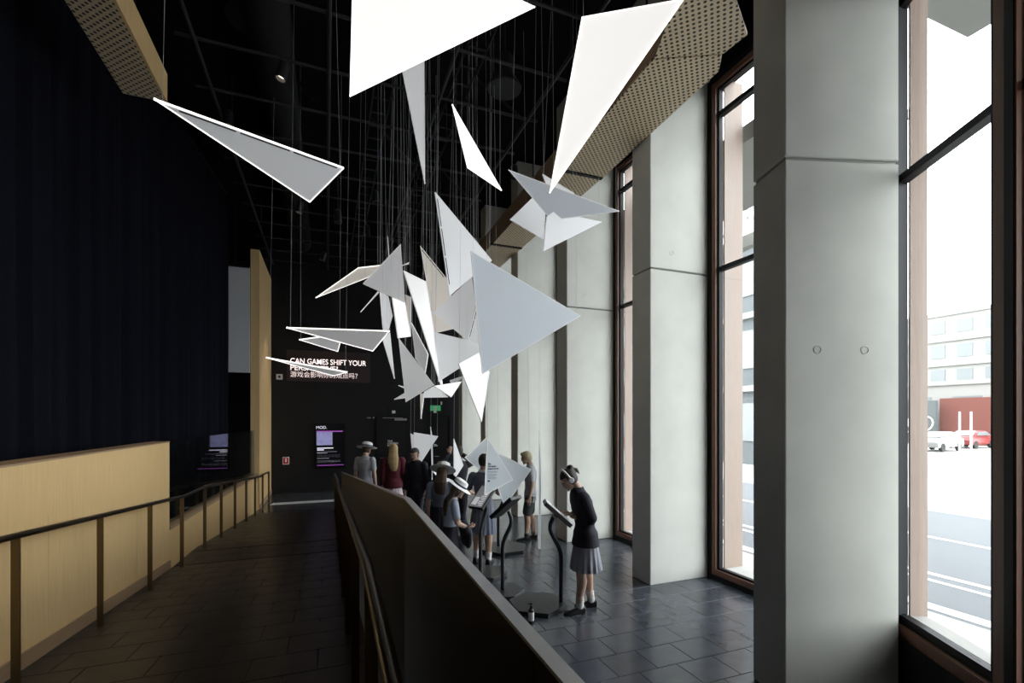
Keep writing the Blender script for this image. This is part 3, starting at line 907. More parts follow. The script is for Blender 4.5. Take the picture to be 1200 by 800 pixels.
# ------------------------------------------------------------------ hanging sculpture of panels
GRP = 'hanging triangular panels'
def panel(label, pts, d, gx, gy, face='white', edge=None, wires=(0, 1), slot=None, th=.014, name='suspended_panel', trim=.009):
    n = len(pts)
    xc = sum(p[0] for p in pts)/n
    yc = sum(p[1] for p in pts)/n
    w = []
    for x, y in pts:
        q = (1-gx*(x-xc)/FPX-gy*(y-yc)/FPX)/d
        w.append(P(x, y, 1/q))
    nrm = (w[1]-w[0]).cross(w[2]-w[0]).normalized()
    c = sum(w, Vector())/n
    view = (c-Vector((0, 0, CZ))).normalized()
    if nrm.dot(view) < 0: nrm = -nrm
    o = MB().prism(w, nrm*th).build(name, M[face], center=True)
    tag(o, label, 'panel', GRP)
    ez = edge or 'white'
    mb = MB()
    for i in range(n):
        a, b = w[i], w[(i+1) % n]
        t = (b-a).normalized()
        inn = (c-a) - t*(c-a).dot(t)
        inn.normalize()
        q0 = a - inn*.002 - nrm*.003
        q = [q0, q0+inn*trim, q0+inn*trim+nrm*(th+.006), q0+nrm*(th+.006)]
        mb.prism(q, b-a)
    mb.build('edge_trim', M[{'white': 'edge_white', 'glow': 'edge_glow', 'plain': 'white', 'grey': 'silver'}[ez]], o, world=True)
    if slot:
        i, f0, f1, ins = slot
        a, b = w[i], w[(i+1) % n]
        t = (b-a).normalized()
        inn = (c-a) - t*(c-a).dot(t)
        inn.normalize()
        p0, p1 = a+(b-a)*f0+inn*ins, a+(b-a)*f1+inn*ins
        k = 3
        for j in range(k):
            s0, s1 = p0+(p1-p0)*(j/k+.012), p0+(p1-p0)*((j+1)/k-.012)
            MB().prism([s0-nrm*.002, s1-nrm*.002, s1-nrm*.002+inn*ins*.9, s0-nrm*.002+inn*ins*.9], nrm*.001).build('channel_slot', M['slot'], o, world=True)
    for i in wires:
        p = w[i] + (c-w[i])*.06 + nrm*th*.5
        top = Vector((p.x+random.uniform(-.12, .12), p.y+random.uniform(-.12, .12), 8.3))
        if p.x > 3.1: top = Vector((p.x, p.y, ZS if p.x > 3.3 else 8.3))
        MB().tube([p, top], .0019, 5).build('suspension_wire', M['wire'], o, world=True)
    return o, w, nrm
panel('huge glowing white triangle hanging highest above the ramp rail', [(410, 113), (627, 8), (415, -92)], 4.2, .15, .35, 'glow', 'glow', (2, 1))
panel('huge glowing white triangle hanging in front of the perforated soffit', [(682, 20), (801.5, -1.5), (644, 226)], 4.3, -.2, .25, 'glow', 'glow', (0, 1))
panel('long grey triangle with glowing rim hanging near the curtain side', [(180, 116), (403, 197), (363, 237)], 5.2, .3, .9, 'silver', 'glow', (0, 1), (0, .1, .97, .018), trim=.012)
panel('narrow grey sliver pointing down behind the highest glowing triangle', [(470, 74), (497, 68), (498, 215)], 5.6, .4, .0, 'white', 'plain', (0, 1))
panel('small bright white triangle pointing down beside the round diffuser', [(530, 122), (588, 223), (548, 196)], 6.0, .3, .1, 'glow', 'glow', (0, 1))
# cluster by the soffit
panel('widest pale blue triangle of the group hanging by the soffit', [(596, 199), (726, 247.5), (646, 258)], 6.2, .15, .55, 'bluish', 'plain', (0, 1))
panel('white kite shaped panel tucked under the soffit group on its left', [(598, 257), (626, 230), (639, 249), (637, 280)], 6.45, .45, .1, 'white', 'plain', (1, 2))
panel('white triangle hanging lowest in the soffit group', [(641, 254), (649, 248), (705, 260), (637, 294)], 6.35, .5, .15, 'white', 'plain', (1, 2))
panel('small white piece behind the tip of the glowing triangle by the soffit', [(636, 204), (673, 226.5), (648, 236)], 6.7, .4, .0, 'white', 'plain', (0, 1))
# main cluster
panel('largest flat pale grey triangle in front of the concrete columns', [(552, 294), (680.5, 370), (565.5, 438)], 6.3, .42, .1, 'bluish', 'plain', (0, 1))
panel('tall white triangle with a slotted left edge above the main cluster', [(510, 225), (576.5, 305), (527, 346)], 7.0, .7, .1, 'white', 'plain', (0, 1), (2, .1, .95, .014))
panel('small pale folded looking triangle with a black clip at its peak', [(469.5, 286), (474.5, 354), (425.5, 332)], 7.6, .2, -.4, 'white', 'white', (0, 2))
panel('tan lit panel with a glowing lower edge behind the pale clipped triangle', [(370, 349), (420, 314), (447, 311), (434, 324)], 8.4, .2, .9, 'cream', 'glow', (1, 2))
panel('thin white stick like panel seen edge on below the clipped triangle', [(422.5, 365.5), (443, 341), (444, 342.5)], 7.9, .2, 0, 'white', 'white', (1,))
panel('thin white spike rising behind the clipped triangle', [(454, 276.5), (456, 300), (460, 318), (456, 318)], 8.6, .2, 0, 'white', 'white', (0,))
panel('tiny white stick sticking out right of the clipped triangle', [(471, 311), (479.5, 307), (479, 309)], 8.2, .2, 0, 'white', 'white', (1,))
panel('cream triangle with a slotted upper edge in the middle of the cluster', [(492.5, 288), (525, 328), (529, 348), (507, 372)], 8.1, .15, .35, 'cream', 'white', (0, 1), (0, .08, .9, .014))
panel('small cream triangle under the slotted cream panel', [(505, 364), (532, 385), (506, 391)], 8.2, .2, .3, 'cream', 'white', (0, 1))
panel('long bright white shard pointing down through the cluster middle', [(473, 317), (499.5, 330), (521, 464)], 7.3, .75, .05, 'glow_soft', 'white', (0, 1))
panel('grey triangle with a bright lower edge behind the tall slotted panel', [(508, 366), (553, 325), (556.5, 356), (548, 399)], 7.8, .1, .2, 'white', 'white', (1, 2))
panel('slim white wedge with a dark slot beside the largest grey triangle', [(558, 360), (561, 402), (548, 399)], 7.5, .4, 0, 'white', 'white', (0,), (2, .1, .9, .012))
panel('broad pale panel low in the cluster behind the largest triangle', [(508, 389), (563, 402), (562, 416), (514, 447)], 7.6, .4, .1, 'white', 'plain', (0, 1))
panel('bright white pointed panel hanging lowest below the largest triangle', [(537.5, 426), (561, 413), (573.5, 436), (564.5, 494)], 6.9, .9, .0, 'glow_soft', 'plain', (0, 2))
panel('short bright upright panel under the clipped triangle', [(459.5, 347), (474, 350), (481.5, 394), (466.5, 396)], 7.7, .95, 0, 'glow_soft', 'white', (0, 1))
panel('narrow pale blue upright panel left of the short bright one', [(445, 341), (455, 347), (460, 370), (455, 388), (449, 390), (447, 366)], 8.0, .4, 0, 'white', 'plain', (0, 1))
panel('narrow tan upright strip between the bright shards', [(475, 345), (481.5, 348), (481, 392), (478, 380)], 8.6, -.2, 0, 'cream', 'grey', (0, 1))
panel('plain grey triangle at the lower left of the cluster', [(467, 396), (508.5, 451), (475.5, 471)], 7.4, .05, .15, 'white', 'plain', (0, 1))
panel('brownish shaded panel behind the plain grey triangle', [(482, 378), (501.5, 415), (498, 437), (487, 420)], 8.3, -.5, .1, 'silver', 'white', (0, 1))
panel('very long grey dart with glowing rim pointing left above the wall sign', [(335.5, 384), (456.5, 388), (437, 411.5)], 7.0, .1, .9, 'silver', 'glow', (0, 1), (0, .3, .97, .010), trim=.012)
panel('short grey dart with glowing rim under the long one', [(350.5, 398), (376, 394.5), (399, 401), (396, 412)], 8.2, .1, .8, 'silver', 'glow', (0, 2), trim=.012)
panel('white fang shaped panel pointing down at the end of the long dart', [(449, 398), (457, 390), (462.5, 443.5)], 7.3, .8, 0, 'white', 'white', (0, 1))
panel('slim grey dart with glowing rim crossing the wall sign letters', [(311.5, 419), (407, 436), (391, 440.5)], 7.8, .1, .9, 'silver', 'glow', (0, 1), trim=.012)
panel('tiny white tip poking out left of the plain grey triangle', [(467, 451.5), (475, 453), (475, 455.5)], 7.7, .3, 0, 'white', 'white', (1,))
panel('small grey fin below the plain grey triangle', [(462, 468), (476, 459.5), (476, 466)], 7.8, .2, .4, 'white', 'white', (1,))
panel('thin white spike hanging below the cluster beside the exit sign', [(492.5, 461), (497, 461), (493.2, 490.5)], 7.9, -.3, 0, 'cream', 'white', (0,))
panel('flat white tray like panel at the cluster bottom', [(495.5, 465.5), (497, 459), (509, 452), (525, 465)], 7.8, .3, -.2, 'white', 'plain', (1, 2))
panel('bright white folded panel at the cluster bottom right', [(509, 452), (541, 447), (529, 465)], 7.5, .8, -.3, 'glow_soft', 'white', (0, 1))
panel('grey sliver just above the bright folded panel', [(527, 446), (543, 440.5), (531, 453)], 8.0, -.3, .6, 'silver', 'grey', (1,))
# low panels among the visitors
panel('slim white panel edge left of the low four sided one', [(481, 507.5), (487, 511), (484, 541)], 11.0, .2, 0, 'white', 'plain', (0,))
panel('four sided white panel hanging low in front of the end wall', [(485, 506.5), (513.5, 511), (494, 541), (485, 541)], 10.9, .35, 0, 'white', 'plain', (0, 1))
panel('thin white panel seen edge on among the visitors', [(504.6, 500), (506.8, 512), (507.4, 545), (506.4, 562)], 8.4, .3, 0, 'white', 'plain', (0,))
panel('slim white triangle in front of the person with raised arms', [(532, 514), (543, 545), (534.5, 558.5), (532, 556)], 8.2, .8, 0, 'white', 'plain', (0,))
panel('pale panel left of the printed one above the pinafore girl', [(545, 536), (572, 511), (568, 556)], 7.9, .5, 0, 'acrylic', 'white', (0, 1))
po, pw, pn = panel('pale printed triangle with dark lettering over the pinafore girl', [(571.5, 512), (601, 562), (568, 580)], 7.0, .55, 0, 'acrylic', 'white', (0,))
panel('pale blue kite panel beside the boy', [(584, 531), (622.5, 550), (591.5, 593.5), (584, 573)], 7.3, .45, 0, 'acrylic', 'plain', (0, 1))
panel('long clear white blade hanging to the floor beside the boy', [(632.2, 505), (634.2, 560), (633.6, 643), (631.2, 643), (631.4, 560)], 8.42, .2, 0, 'acrylic', 'plain', (0,))
# lettering on the printed triangle
e1 = (pw[1]-pw[0]).normalized()
rgt = pn.cross(Vector((0, 0, 1))).normalized()
if rgt.dot(Rv) < 0: rgt = -rgt
upv = rgt.cross(pn).normalized()
if upv.z < 0: upv = -upv
def on_plane(x, y):
    dvec = (P(x, y, 1)-Vector((0, 0, CZ)))
    o0 = Vector((0, 0, CZ))
    return o0 + dvec*((pw[0]-o0).dot(pn)/dvec.dot(pn))
for body, x0, y0, x1, y1, m, bold in (('The', 571.6, 542.4, 575.2, 544.6, 'ink', .03), ('Wenyan', 571.6, 545.4, 581, 547.8, 'ink', .03), ('Achievement', 571.4, 548.4, 584.2, 550.2, 'ink', .03)):
    a, b, t = on_plane(x0, y1), on_plane(x1, y1), on_plane(x0, y0)
    me = text_mesh(body, (b-a).length, (t-a).length, bold)
    B_ = Matrix(((rgt.x, pn.x, upv.x, 0), (rgt.y, pn.y, upv.y, 0), (rgt.z, pn.z, upv.z, 0), (0, 0, 0, 1)))
    me.transform(MATW[po.name].inverted() @ Matrix.Translation(a-pn*.003) @ B_)
    link('lettering', me, M[m], po)
def strip(x0, y0, x1, y1, m):
    q = [on_plane(x0, y1), on_plane(x1, y1), on_plane(x1, y0), on_plane(x0, y0)]
    MB().prism([p-pn*.004 for p in q], pn*.002).build('text_line', M[m], po, world=True)
for x1, y in ((583, 551.8), (582.5, 552.9), (582, 555.2), (582, 556.5), (580, 557.7), (582, 559.2), (581, 560.5)):
    strip(571.5, y, x1, y+.6, 'ink_pale')
strip(571.4, 562.6, 573.8, 564.4, 'ink')

# ------------------------------------------------------------------ tablet kiosks
def kiosk(label, x, y, rotz, page='tablet', hexr=.46, base_rot=0.0, content=True, off=-.10):
    """user stands on local +Y"""
    t = thing('tablet_kiosk', label, 'kiosk', (x, y, 0), rotz, 'tablet kiosks')
    MB().prism([(hexr*cos(base_rot+k*pi/3)*1.05, hexr*sin(base_rot+k*pi/3)+off, .0) for k in range(6)], (0, 0, .055)).build('base_plate', M['kiosk'], t, bevel=.004)
    pth = [(0, 0, .05), (0, 0, .60), (0, -.008, .66), (0, -.04, .75), (0, -.115, .89), (0, -.135, .95), (0, -.13, 1.01), (0, -.09, 1.09)]
    MB().tube(pth, .026, 12).build('bent_pole', M['kiosk'], t, smooth=True)
    T = Matrix.Translation((0, -.045, 1.145)) @ Matrix.Rotation(radians(-41), 4, 'X')
    MB().box(-.135, .135, -.21, .21, -.028, .022, T).build('tray', M['kiosk'], t, bevel=.006)
    s = MB().box(-.115, .115, -.195, .195, .0215, .025, T).build('tablet_screen', M[page], t)
    if content:
        mb = MB()
        for i in range(9):
            mb.box(-.095, .0 if i % 3 else -.03, .15-.032*i, .165-.032*i, .025, .0262, T)
        mb.box(.015, .1, .02, .16, .025, .0262, T)
        mb.build('page_print', M['ink_pale'] if page == 'tablet' else M['tablet'], s)
    return t
kq = PZ(657.5, 705.5, .05)
fd = Vector((Rv.x, Rv.y))                           # image right
r_right = atan2(fd.y, fd.x)-pi/2
kiosk('tablet kiosk with bright white page in front of the headphone girl', kq.x, kq.y, r_right, 'tablet', .36, .3, off=-.29)
kq2 = PZ(589, 691, .05)
kiosk('tablet kiosk with bent pole seen from behind beside the pinafore girl', kq2.x, kq2.y, r_right+pi-.55, 'tablet', .29, .1, off=.0)
kq3 = P(563, 640, 6.95)
kiosk('tablet kiosk showing a dim page to the student in the near hat', kq3.x, kq3.y, r_right+pi+.95, 'tablet_dim', .33, .5)
kq4 = PZ(584, 640, .05)
kiosk('tablet kiosk seen from behind near the boy', kq4.x, kq4.y, r_right+pi-.30, 'tablet', .42, .2)
kq5 = P(517, 560, 9.6)
kiosk('far tablet kiosk with pale back near the end wall', kq5.x, kq5.y, r_right-.6, 'tablet', .28, .2, off=.0)
# sanitiser bottle and cable on the floor
q = PZ(622.5, 729, 0)
bt = thing('pump_bottle', 'small dark pump bottle with white label on the tiles', 'bottle', (q.x, q.y, 0))
MB().lathe([(.030, 0), (.033, .006), (.033, .13), (.026, .15), (.014, .158), (.014, .17), (.001, .17)], 20).build('body', M['amber'], bt, smooth=True)
MB().lathe([(.0338, .025), (.0338, .12)], 20).build('label', M['vinyl'], bt, smooth=True)
MB().lathe([(.016, .168), (.016, .19), (.006, .192), (.006, .21), (.001, .21)], 14).box(-.035, .012, -.008, .008, .205, .218).build('pump', M['plastic_b'], bt)
pts = [PZ(601, 703.5, .008), PZ(606, 704.5, .008), PZ(609, 707, .008), PZ(613, 712, .008), PZ(617, 716, .008), PZ(620, 719.5, .008)]
tag(MB().tube(pts, .008, 8).build('power_cable', M['plastic_b'], center=True, smooth=True), 'black power cable lying beside the pump bottle', 'cable')

# ------------------------------------------------------------------ people
class Body:
    def __init__(s):
        s.v, s.f, s.t = [], [], []
    def _add(s, vs, fs, tg):
        n = len(s.v)
        s.v += [Vector(p) for p in vs]
        s.f += [[i+n for i in f] for f in fs]
        s.t += [tg]*len(vs)
    def loft(s, rings, tg):
        seg = len(rings[0])
        vs = [p for r in rings for p in r]
        fs = []
        for i in range(len(rings)-1):
            for k in range(seg):
                k2 = (k+1) % seg
                fs.append((i*seg+k, i*seg+k2, (i+1)*seg+k2, (i+1)*seg+k))
        fs.append(list(range(seg))[::-1])
        fs.append(list(range((len(rings)-1)*seg, len(rings)*seg)))
        s._add(vs, fs, tg)
    def limb(s, pts, rad, tg, seg=14, step=.018):
        """rounded tapered chain"""
        pts = [Vector(p) for p in pts]
        P_, R_ = [], []
        for i in range(len(pts)-1):
            n = max(2, int((pts[i+1]-pts[i]).length/step))
            for k in range(n):
                f = k/n
                P_.append(pts[i].lerp(pts[i+1], f))
                R_.append(rad[i]+(rad[i+1]-rad[i])*f)
        P_.append(pts[-1])
        R_.append(rad[-1])
        d0, d1 = (P_[0]-P_[1]).normalized(), (P_[-1]-P_[-2]).normalized()
        P_ = [P_[0]+d0*R_[0]*.75, P_[0]+d0*R_[0]*.45] + P_ + [P_[-1]+d1*R_[-1]*.45, P_[-1]+d1*R_[-1]*.75]
        R_ = [R_[0]*.4, R_[0]*.8] + R_ + [R_[-1]*.8, R_[-1]*.4]
        rings, prev = [], None
        for i, p in enumerate(P_):
            t = (P_[min(i+1, len(P_)-1)]-P_[max(i-1, 0)]).normalized()
            if prev is None:
                a = Vector((1, 0, 0)) if abs(t.x) < .8 else Vector((0, 1, 0))
                u = (a-t*a.dot(t)).normalized()
            else:
                u = (prev-t*prev.dot(t)).normalized()
            prev = u
            w = t.cross(u)
            rings.append([p+(u*cos(2*pi*k/seg)+w*sin(2*pi*k/seg))*R_[i] for k in range(seg)])
        s.loft(rings, tg)
    def torso(s, secs, tg, seg=28, step=.016):
        """secs: (z, cy, rx, ry)"""
        rings = []
        for i in range(len(secs)-1):
            a, b = secs[i], secs[i+1]
            n = max(1, int(abs(b[0]-a[0])/step))
            for k in range(n):
                f = k/n
                f2 = f*f*(3-2*f)
                z = a[0]+(b[0]-a[0])*f
                cy, rx, ry = [a[j]+(b[j]-a[j])*f2 for j in (1, 2, 3)]
                rings.append([Vector((rx*cos(2*pi*m/seg), cy+ry*sin(2*pi*m/seg), z)) for m in range(seg)])
        z, cy, rx, ry = secs[-1]
        rings.append([Vector((rx*cos(2*pi*m/seg), cy+ry*sin(2*pi*m/seg), z)) for m in range(seg)])
        s.loft(rings, tg)
    def ball(s, c, r, tg, T=None, seg=16, rn=10):
        rings = []
        for i in range(1, rn):
            th = -pi/2+pi*i/rn
            rings.append([Vector((c[0]+r[0]*cos(th)*cos(2*pi*k/seg), c[1]+r[1]*cos(th)*sin(2*pi*k/seg), c[2]+r[2]*sin(th))) for k in range(seg)])
        if T is not None:
            rings = [[T @ p for p in q] for q in rings]
        s.loft(rings, tg)
    def finish(s, name, mats, parent, voxel, smooth_it=3, keep=None):
        me = D.meshes.new(name)
        me.from_pydata([tuple(p) for p in s.v], [], s.f)
        bm = bmesh.new()
        bm.from_mesh(me)
        bmesh.ops.recalc_face_normals(bm, faces=bm.faces)
        bm.to_mesh(me)
        bm.free()
        ob = D.objects.new(name, me)
        COL.objects.link(ob)
        r = ob.modifiers.new('r', 'REMESH')
        r.mode = 'VOXEL'
        r.voxel_size = voxel
        r.adaptivity = 0
        sm = ob.modifiers.new('s', 'SMOOTH')
        sm.factor = .5
        sm.iterations = smooth_it
        dg = bpy.context.evaluated_depsgraph_get()
        me2 = D.meshes.new_from_object(ob.evaluated_get(dg))
        D.objects.remove(ob)
        me2.name = name
        tags = list(mats.keys())
        me2.materials.clear()
        if len(tags) > 1:
            kd = kdtree.KDTree(len(s.v))
            for i, p in enumerate(s.v): kd.insert(p, i)
            kd.balance()
            idx = [tags.index(s.t[kd.find(v.co)[1]]) for v in me2.vertices]
            for p in me2.polygons:
                c = [idx[v] for v in p.vertices]
                p.material_index = max(set(c), key=c.count)
        for p in me2.polygons: p.use_smooth = True
        if keep:
            bm = bmesh.new()
            bm.from_mesh(me2)
            bmesh.ops.delete(bm, geom=[f for f in bm.faces if not keep(f.calc_center_median())], context='FACES')
            bm.to_mesh(me2)
            bm.free()
        return link(name, me2, [mats[k] for k in tags], parent)

def person(label, loc, facing, H, top='shirt_grey', sleeves='short', bottom='skirt_grey', bstyle='skirt', feet=None, lean=0.0, pitch=0.0, hyaw=0.0,
           arms=None, hair='short', hcol='hair_dark', hat=None, sock='sock', socklen=.055, skin='skin', hem=None, thick=0.0, voxel=.0075, collar=None, fold=None):
    """local: x to the person's right, y forwards, z up; arms: {side: (elbow, wrist, hand direction, palm normal)} in body heights"""
    rotz = atan2(facing.y, facing.x)-pi/2
    root = thing('person', label, 'person', (loc[0], loc[1], 0), rotz, 'visitors in the hall')
    B = Body()
    h = H
    feet = feet or ((-.055, .0, 0), (.055, .0, 0))
    hipc = Vector(((feet[0][0]+feet[1][0])/2, (feet[0][1]+feet[1][1])/2, 0))*h
    ofs = Vector((hipc.x, hipc.y, 0))
    ln = lean*h
    def cy(z):
        f = max(0, (z/h-.52)/.32)
        return ln*f*f*.6+ln*f*.4 + hipc.y
    lo = hem if hem is not None else (.47 if bstyle in ('skirt', 'dress') else .505)
    k = 1+thick
    prof = [(lo, .088, .064), (.53, .090, .066), (.585, .078, .057), (.64, .078, .058), (.70, .089, .066), (.755, .097, .066), (.79, .096, .058), (.82, .070, .044), (.845, .036, .034)]
    if bstyle == 'skirt' and hem is not None:
        prof[0:2] = [(lo, .103, .083), (.53, .095, .072)]
    prof = [(z, rx*k, ry*k) for z, rx, ry in prof]
    B.torso([(z*h, cy(z*h), rx*h, ry*h) for z, rx, ry in prof], 'top')
    # pelvis under the garment
    B.torso([(.455*h, cy(.455*h), .080*h, .056*h), (.52*h, cy(.52*h), .084*h, .060*h), (.60*h, cy(.6*h), .068*h, .05*h)], 'bottom')
    ysh = cy(.80*h)
    for s_ in (-1, 1):
        B.ball((s_*.098*h, ysh, .797*h), (.036*h*k, .036*h*k, .034*h*k), 'top')
    # neck and head
    nb = Vector((0, cy(.835*h), .835*h))
    Rh = Matrix.Rotation(radians(hyaw), 4, 'Z') @ Matrix.Rotation(radians(-pitch), 4, 'X')
    hh = .138*h
    hc = nb + Vector((0, .018*h, .022*h)) + (Rh @ Vector((0, .010*h, .068*h)))
    Th = Matrix.Translation(hc) @ Rh
    B.limb([nb-Vector((0, .005*h, .01*h)), Th @ Vector((0, -.12*hh, -.25*hh))], [.033*h, .031*h], 'skin')
    for c, r, tg in (((0, -.07, .10), (.345, .42, .40), 'skin'), ((0, .12, -.12), (.29, .27, .34), 'skin'), ((0, .16, -.33), (.20, .20, .15), 'skin'), ((0, .32, -.43), (.10, .08, .07), 'skin'),
                     ((0, .395, -.10), (.05, .075, .10), 'skin'), ((0, .385, .02), (.045, .04, .12), 'skin'), ((0, .345, .10), (.24, .06, .06), 'skin'),
                     ((-.34, -.04, -.06), (.045, .085, .13), 'skin'), ((.34, -.04, -.06), (.045, .085, .13), 'skin'), ((0, .355, -.275), (.11, .05, .045), 'lip')):
        B.ball([a*hh for a in c], [a*hh for a in r], tg, Th)
    # legs
    for s_, ft in zip((-1, 1), feet):
        fx, fy, fyaw = ft[:3]
        fz = ft[3] if len(ft) > 3 else 0
        an = Vector((fx*h, fy*h, (.048+fz)*h))
        hp = Vector((s_*.048*h, hipc.y, .50*h))
        kn = hp.lerp(an, .5) + Vector((0, (.022+.5*fz)*h, .01*h))
        cf = kn.lerp(an, .30) + Vector((0, -.012*h, 0))
        lc = kn.lerp(an, .72)
        pants = bstyle in ('trousers', )
        tg = 'bottom' if pants else 'skin'
        ex = .008*h if pants else 0
        B.limb([hp, hp.lerp(kn, .5), kn, cf, lc, an], [.052*h+ex, .047*h+ex, .034*h+ex, .036*h+ex, .025*h+ex, .021*h+ex], tg)
        if bstyle == 'shorts':
            B.limb([hp, hp.lerp(kn, .5), hp.lerp(kn, .86)], [.060*h, .058*h, .056*h], 'bottom')
        if not pants and socklen:
            sp = an + (lc-an).normalized()*socklen*h
            B.limb([an-Vector((0, 0, .01*h)), sp], [.026*h, .029*h], 'sock')
        # shoe
        T = Matrix.Translation((fx*h, fy*h, fz*h)) @ Matrix.Rotation(radians(fyaw), 4, 'Z')
        mb = MB()
        secs = [(-.040, .014, .036), (-.034, .022, .046), (-.015, .025, .052), (.015, .026, .046), (.04, .027, .034), (.07, .030, .028), (.095, .027, .024), (.112, .018, .018), (.118, .006, .008)]
        vs, fs = [], []
        ns = 10
        for y_, hw, ht in secs:
            for j in range(ns):
                th = pi*j/(ns-1)
                vs.append((hw*cos(th)*h, y_*h, (.006+max(0, sin(th))**.7*(ht-.006))*h))
            vs.append((-hw*1.03*h, y_*h, 0))
            vs.append((hw*1.03*h, y_*h, 0))
        m_ = ns+2
        for i in range(len(secs)-1):
            for j in range(m_):
                j2 = (j+1) % m_
                fs.append((i*m_+j, i*m_+j2, (i+1)*m_+j2, (i+1)*m_+j))
        fs.append(list(range(m_)))
        fs.append(list(range((len(secs)-1)*m_, len(secs)*m_))[::-1])
        mb.add(vs, fs, T)
        mb.build('shoe', M['shoe'], root, smooth=True)
    # arms and hands
    arms = arms or {}
    for s_, key in ((-1, 'L'), (1, 'R')):
        sh = Vector((s_*.104*h, ysh, .795*h))
        if key in arms:
            el, wr, hd, pn_ = arms[key]
            el = Vector(el)*h+ofs
            wr = Vector(wr)*h+ofs
            hd = Vector(hd).normalized()
            pn_ = Vector(pn_).normalized()
        else:
            el = sh + Vector((s_*.025, -.01, -.165))*h
            wr = el + Vector((s_*.005, .03, -.14))*h
            hd = Vector((0, .15, -1)).normalized()
            pn_ = Vector((-s_, 0, 0))
        if sleeves == 'long':
            B.limb([el.lerp(wr, .85), wr], [.017*h, .0155*h], 'skin')
            B.limb([sh, sh.lerp(el, .88)+(wr-el)*.05, el.lerp(wr, .12)-(el-sh)*.04, el.lerp(wr, .95)], [.038*h*k, .034*h*k, .032*h*k, .024*h*k], 'top')
        else:
            B.limb([sh, el, el.lerp(wr, .35), wr], [.029*h, .0235*h, .0225*h, .0155*h], 'skin')
        if sleeves == 'long':
            pass
        elif sleeves == 'short':
            B.limb([sh, sh.lerp(el, .72)], [.037*h, .036*h], 'top')
        sd = hd.cross(pn_).normalized()
        if sd.dot(Vector((0, 0, 1))) < 0 and abs(hd.z) < .8: sd = -sd
        elif abs(hd.z) >= .8 and sd.y < 0: sd = -sd
        pm = wr+hd*.03*h
        for q in (-.016, -.005, .006, .016):
            B.limb([wr+sd*q*.7*h, wr+hd*.052*h+sd*q*h], [.0095*h, .0085*h], 'skin')
        for i_, (q, l_) in enumerate(((.0165, .036), (.0055, .042), (-.0055, .039), (-.0165, .031))):
            b0 = wr+hd*.052*h+sd*q*h
            b1 = b0+(hd*.92+pn_*.35).normalized()*l_*.55*h
            b2 = b1+(hd*.6+pn_*.75).normalized()*l_*.5*h
            B.limb([b0, b1, b2], [.0056*h, .0052*h, .0042*h], 'skin', 10, .006)
        t0 = wr+hd*.016*h+sd*.014*h
        t1 = t0+(hd*.65+sd*.65+pn_*.2).normalized()*.026*h
        t2_ = t1+(hd*.9+sd*.2+pn_*.3).normalized()*.022*h
        B.limb([t0, t1, t2_], [.0075*h, .0062*h, .0048*h], 'skin', 10, .006)
    mats = {'skin': M[skin], 'top': M[top], 'bottom': M[bottom], 'sock': M[sock], 'lip': M['lip']}
    B.finish('body', mats, root, voxel)
    # eyes
    for s_ in (-1, 1):
        mb = MB()
        mb.lathe([(.001, -.03*hh), (.035*hh, -.012*hh), (.04*hh, 0), (.035*hh, .012*hh), (.001, .03*hh)], 10, Th @ Matrix.Translation((s_*.135*hh, .345*hh, .01*hh)))
        mb.build('eye', M['eye'], root, smooth=True)
    # skirt or dress skirt
    if bstyle in ('skirt', 'dress'):
        zt, zb = (.60, .285) if bstyle == 'skirt' else (.595, .275)
        if bstyle == 'skirt' and hem is not None: zt = .53
        vs, fs = [], []
        n, rowsn = 96, 14
        for j in range(rowsn+1):
            f = j/rowsn
            z = zt+(zb-zt)*f
            rx = (.079*(k if hem is None else 1)+.004)+(.124-.080)*f**.8
            ry = (.060*(k if hem is None else 1)+.004)+(.104-.060)*f**.8
            for i in range(n):
                th = 2*pi*i/n
                sw = (1+.10*f*(abs(((th*16/(2*pi)) % 1)-.5)*2-.5) + .02*f*sin(3*th+1))
                vs.append((hipc.x*f*.6+rx*h*sw*cos(th), cy(z*h)+ry*h*sw*sin(th), z*h))
        for j in range(rowsn):
            for i in range(n):
                i2 = (i+1) % n
                fs.append((j*n+i, j*n+i2, (j+1)*n+i2, (j+1)*n+i))
        mb = MB()
        mb.add(vs, fs)
        mb.build('skirt', M[bottom], root, smooth=True)
    if collar:
        mb = MB()
        mb.lathe([(.040*h, -.012*h), (.044*h, -.004*h), (.038*h, .012*h), (.034*h, .012*h)], 24, Matrix.Translation(nb+Vector((0, 0, .004*h))) @ Matrix.Diagonal((1.05, 1.0, 1, 1)))
        mb.build('collar', M[collar], root, smooth=True)
    # hair
    HB = Body()
    HB.ball((0, -.075*hh, .115*hh), (.395*hh, .455*hh, .43*hh), 'hair', Th)
    if hair == 'short':
        HB.ball((0, -.10*hh, .0), (.375*hh, .40*hh, .42*hh), 'hair', Th)
        HB.ball((.06*hh, .22*hh, .36*hh), (.26*hh, .17*hh, .14*hh), 'hair', Th)
    elif hair == 'bun':
        HB.ball((0, -.10*hh, -.02*hh), (.365*hh, .39*hh, .38*hh), 'hair', Th)
        HB.ball((0, -.40*hh, .40*hh), (.17*hh, .19*hh, .17*hh), 'hair', Th)
        HB.limb([Th @ Vector((0, -.42*hh, .36*hh)), Th @ Vector((.02*hh, -.62*hh, .12*hh)), Th @ Vector((0, -.60*hh, -.12*hh))], [.10*hh, .09*hh, .03*hh], 'hair')
    elif hair == 'long':
        HB.ball((0, -.16*hh, -.10*hh), (.40*hh, .36*hh, .50*hh), 'hair', Th)
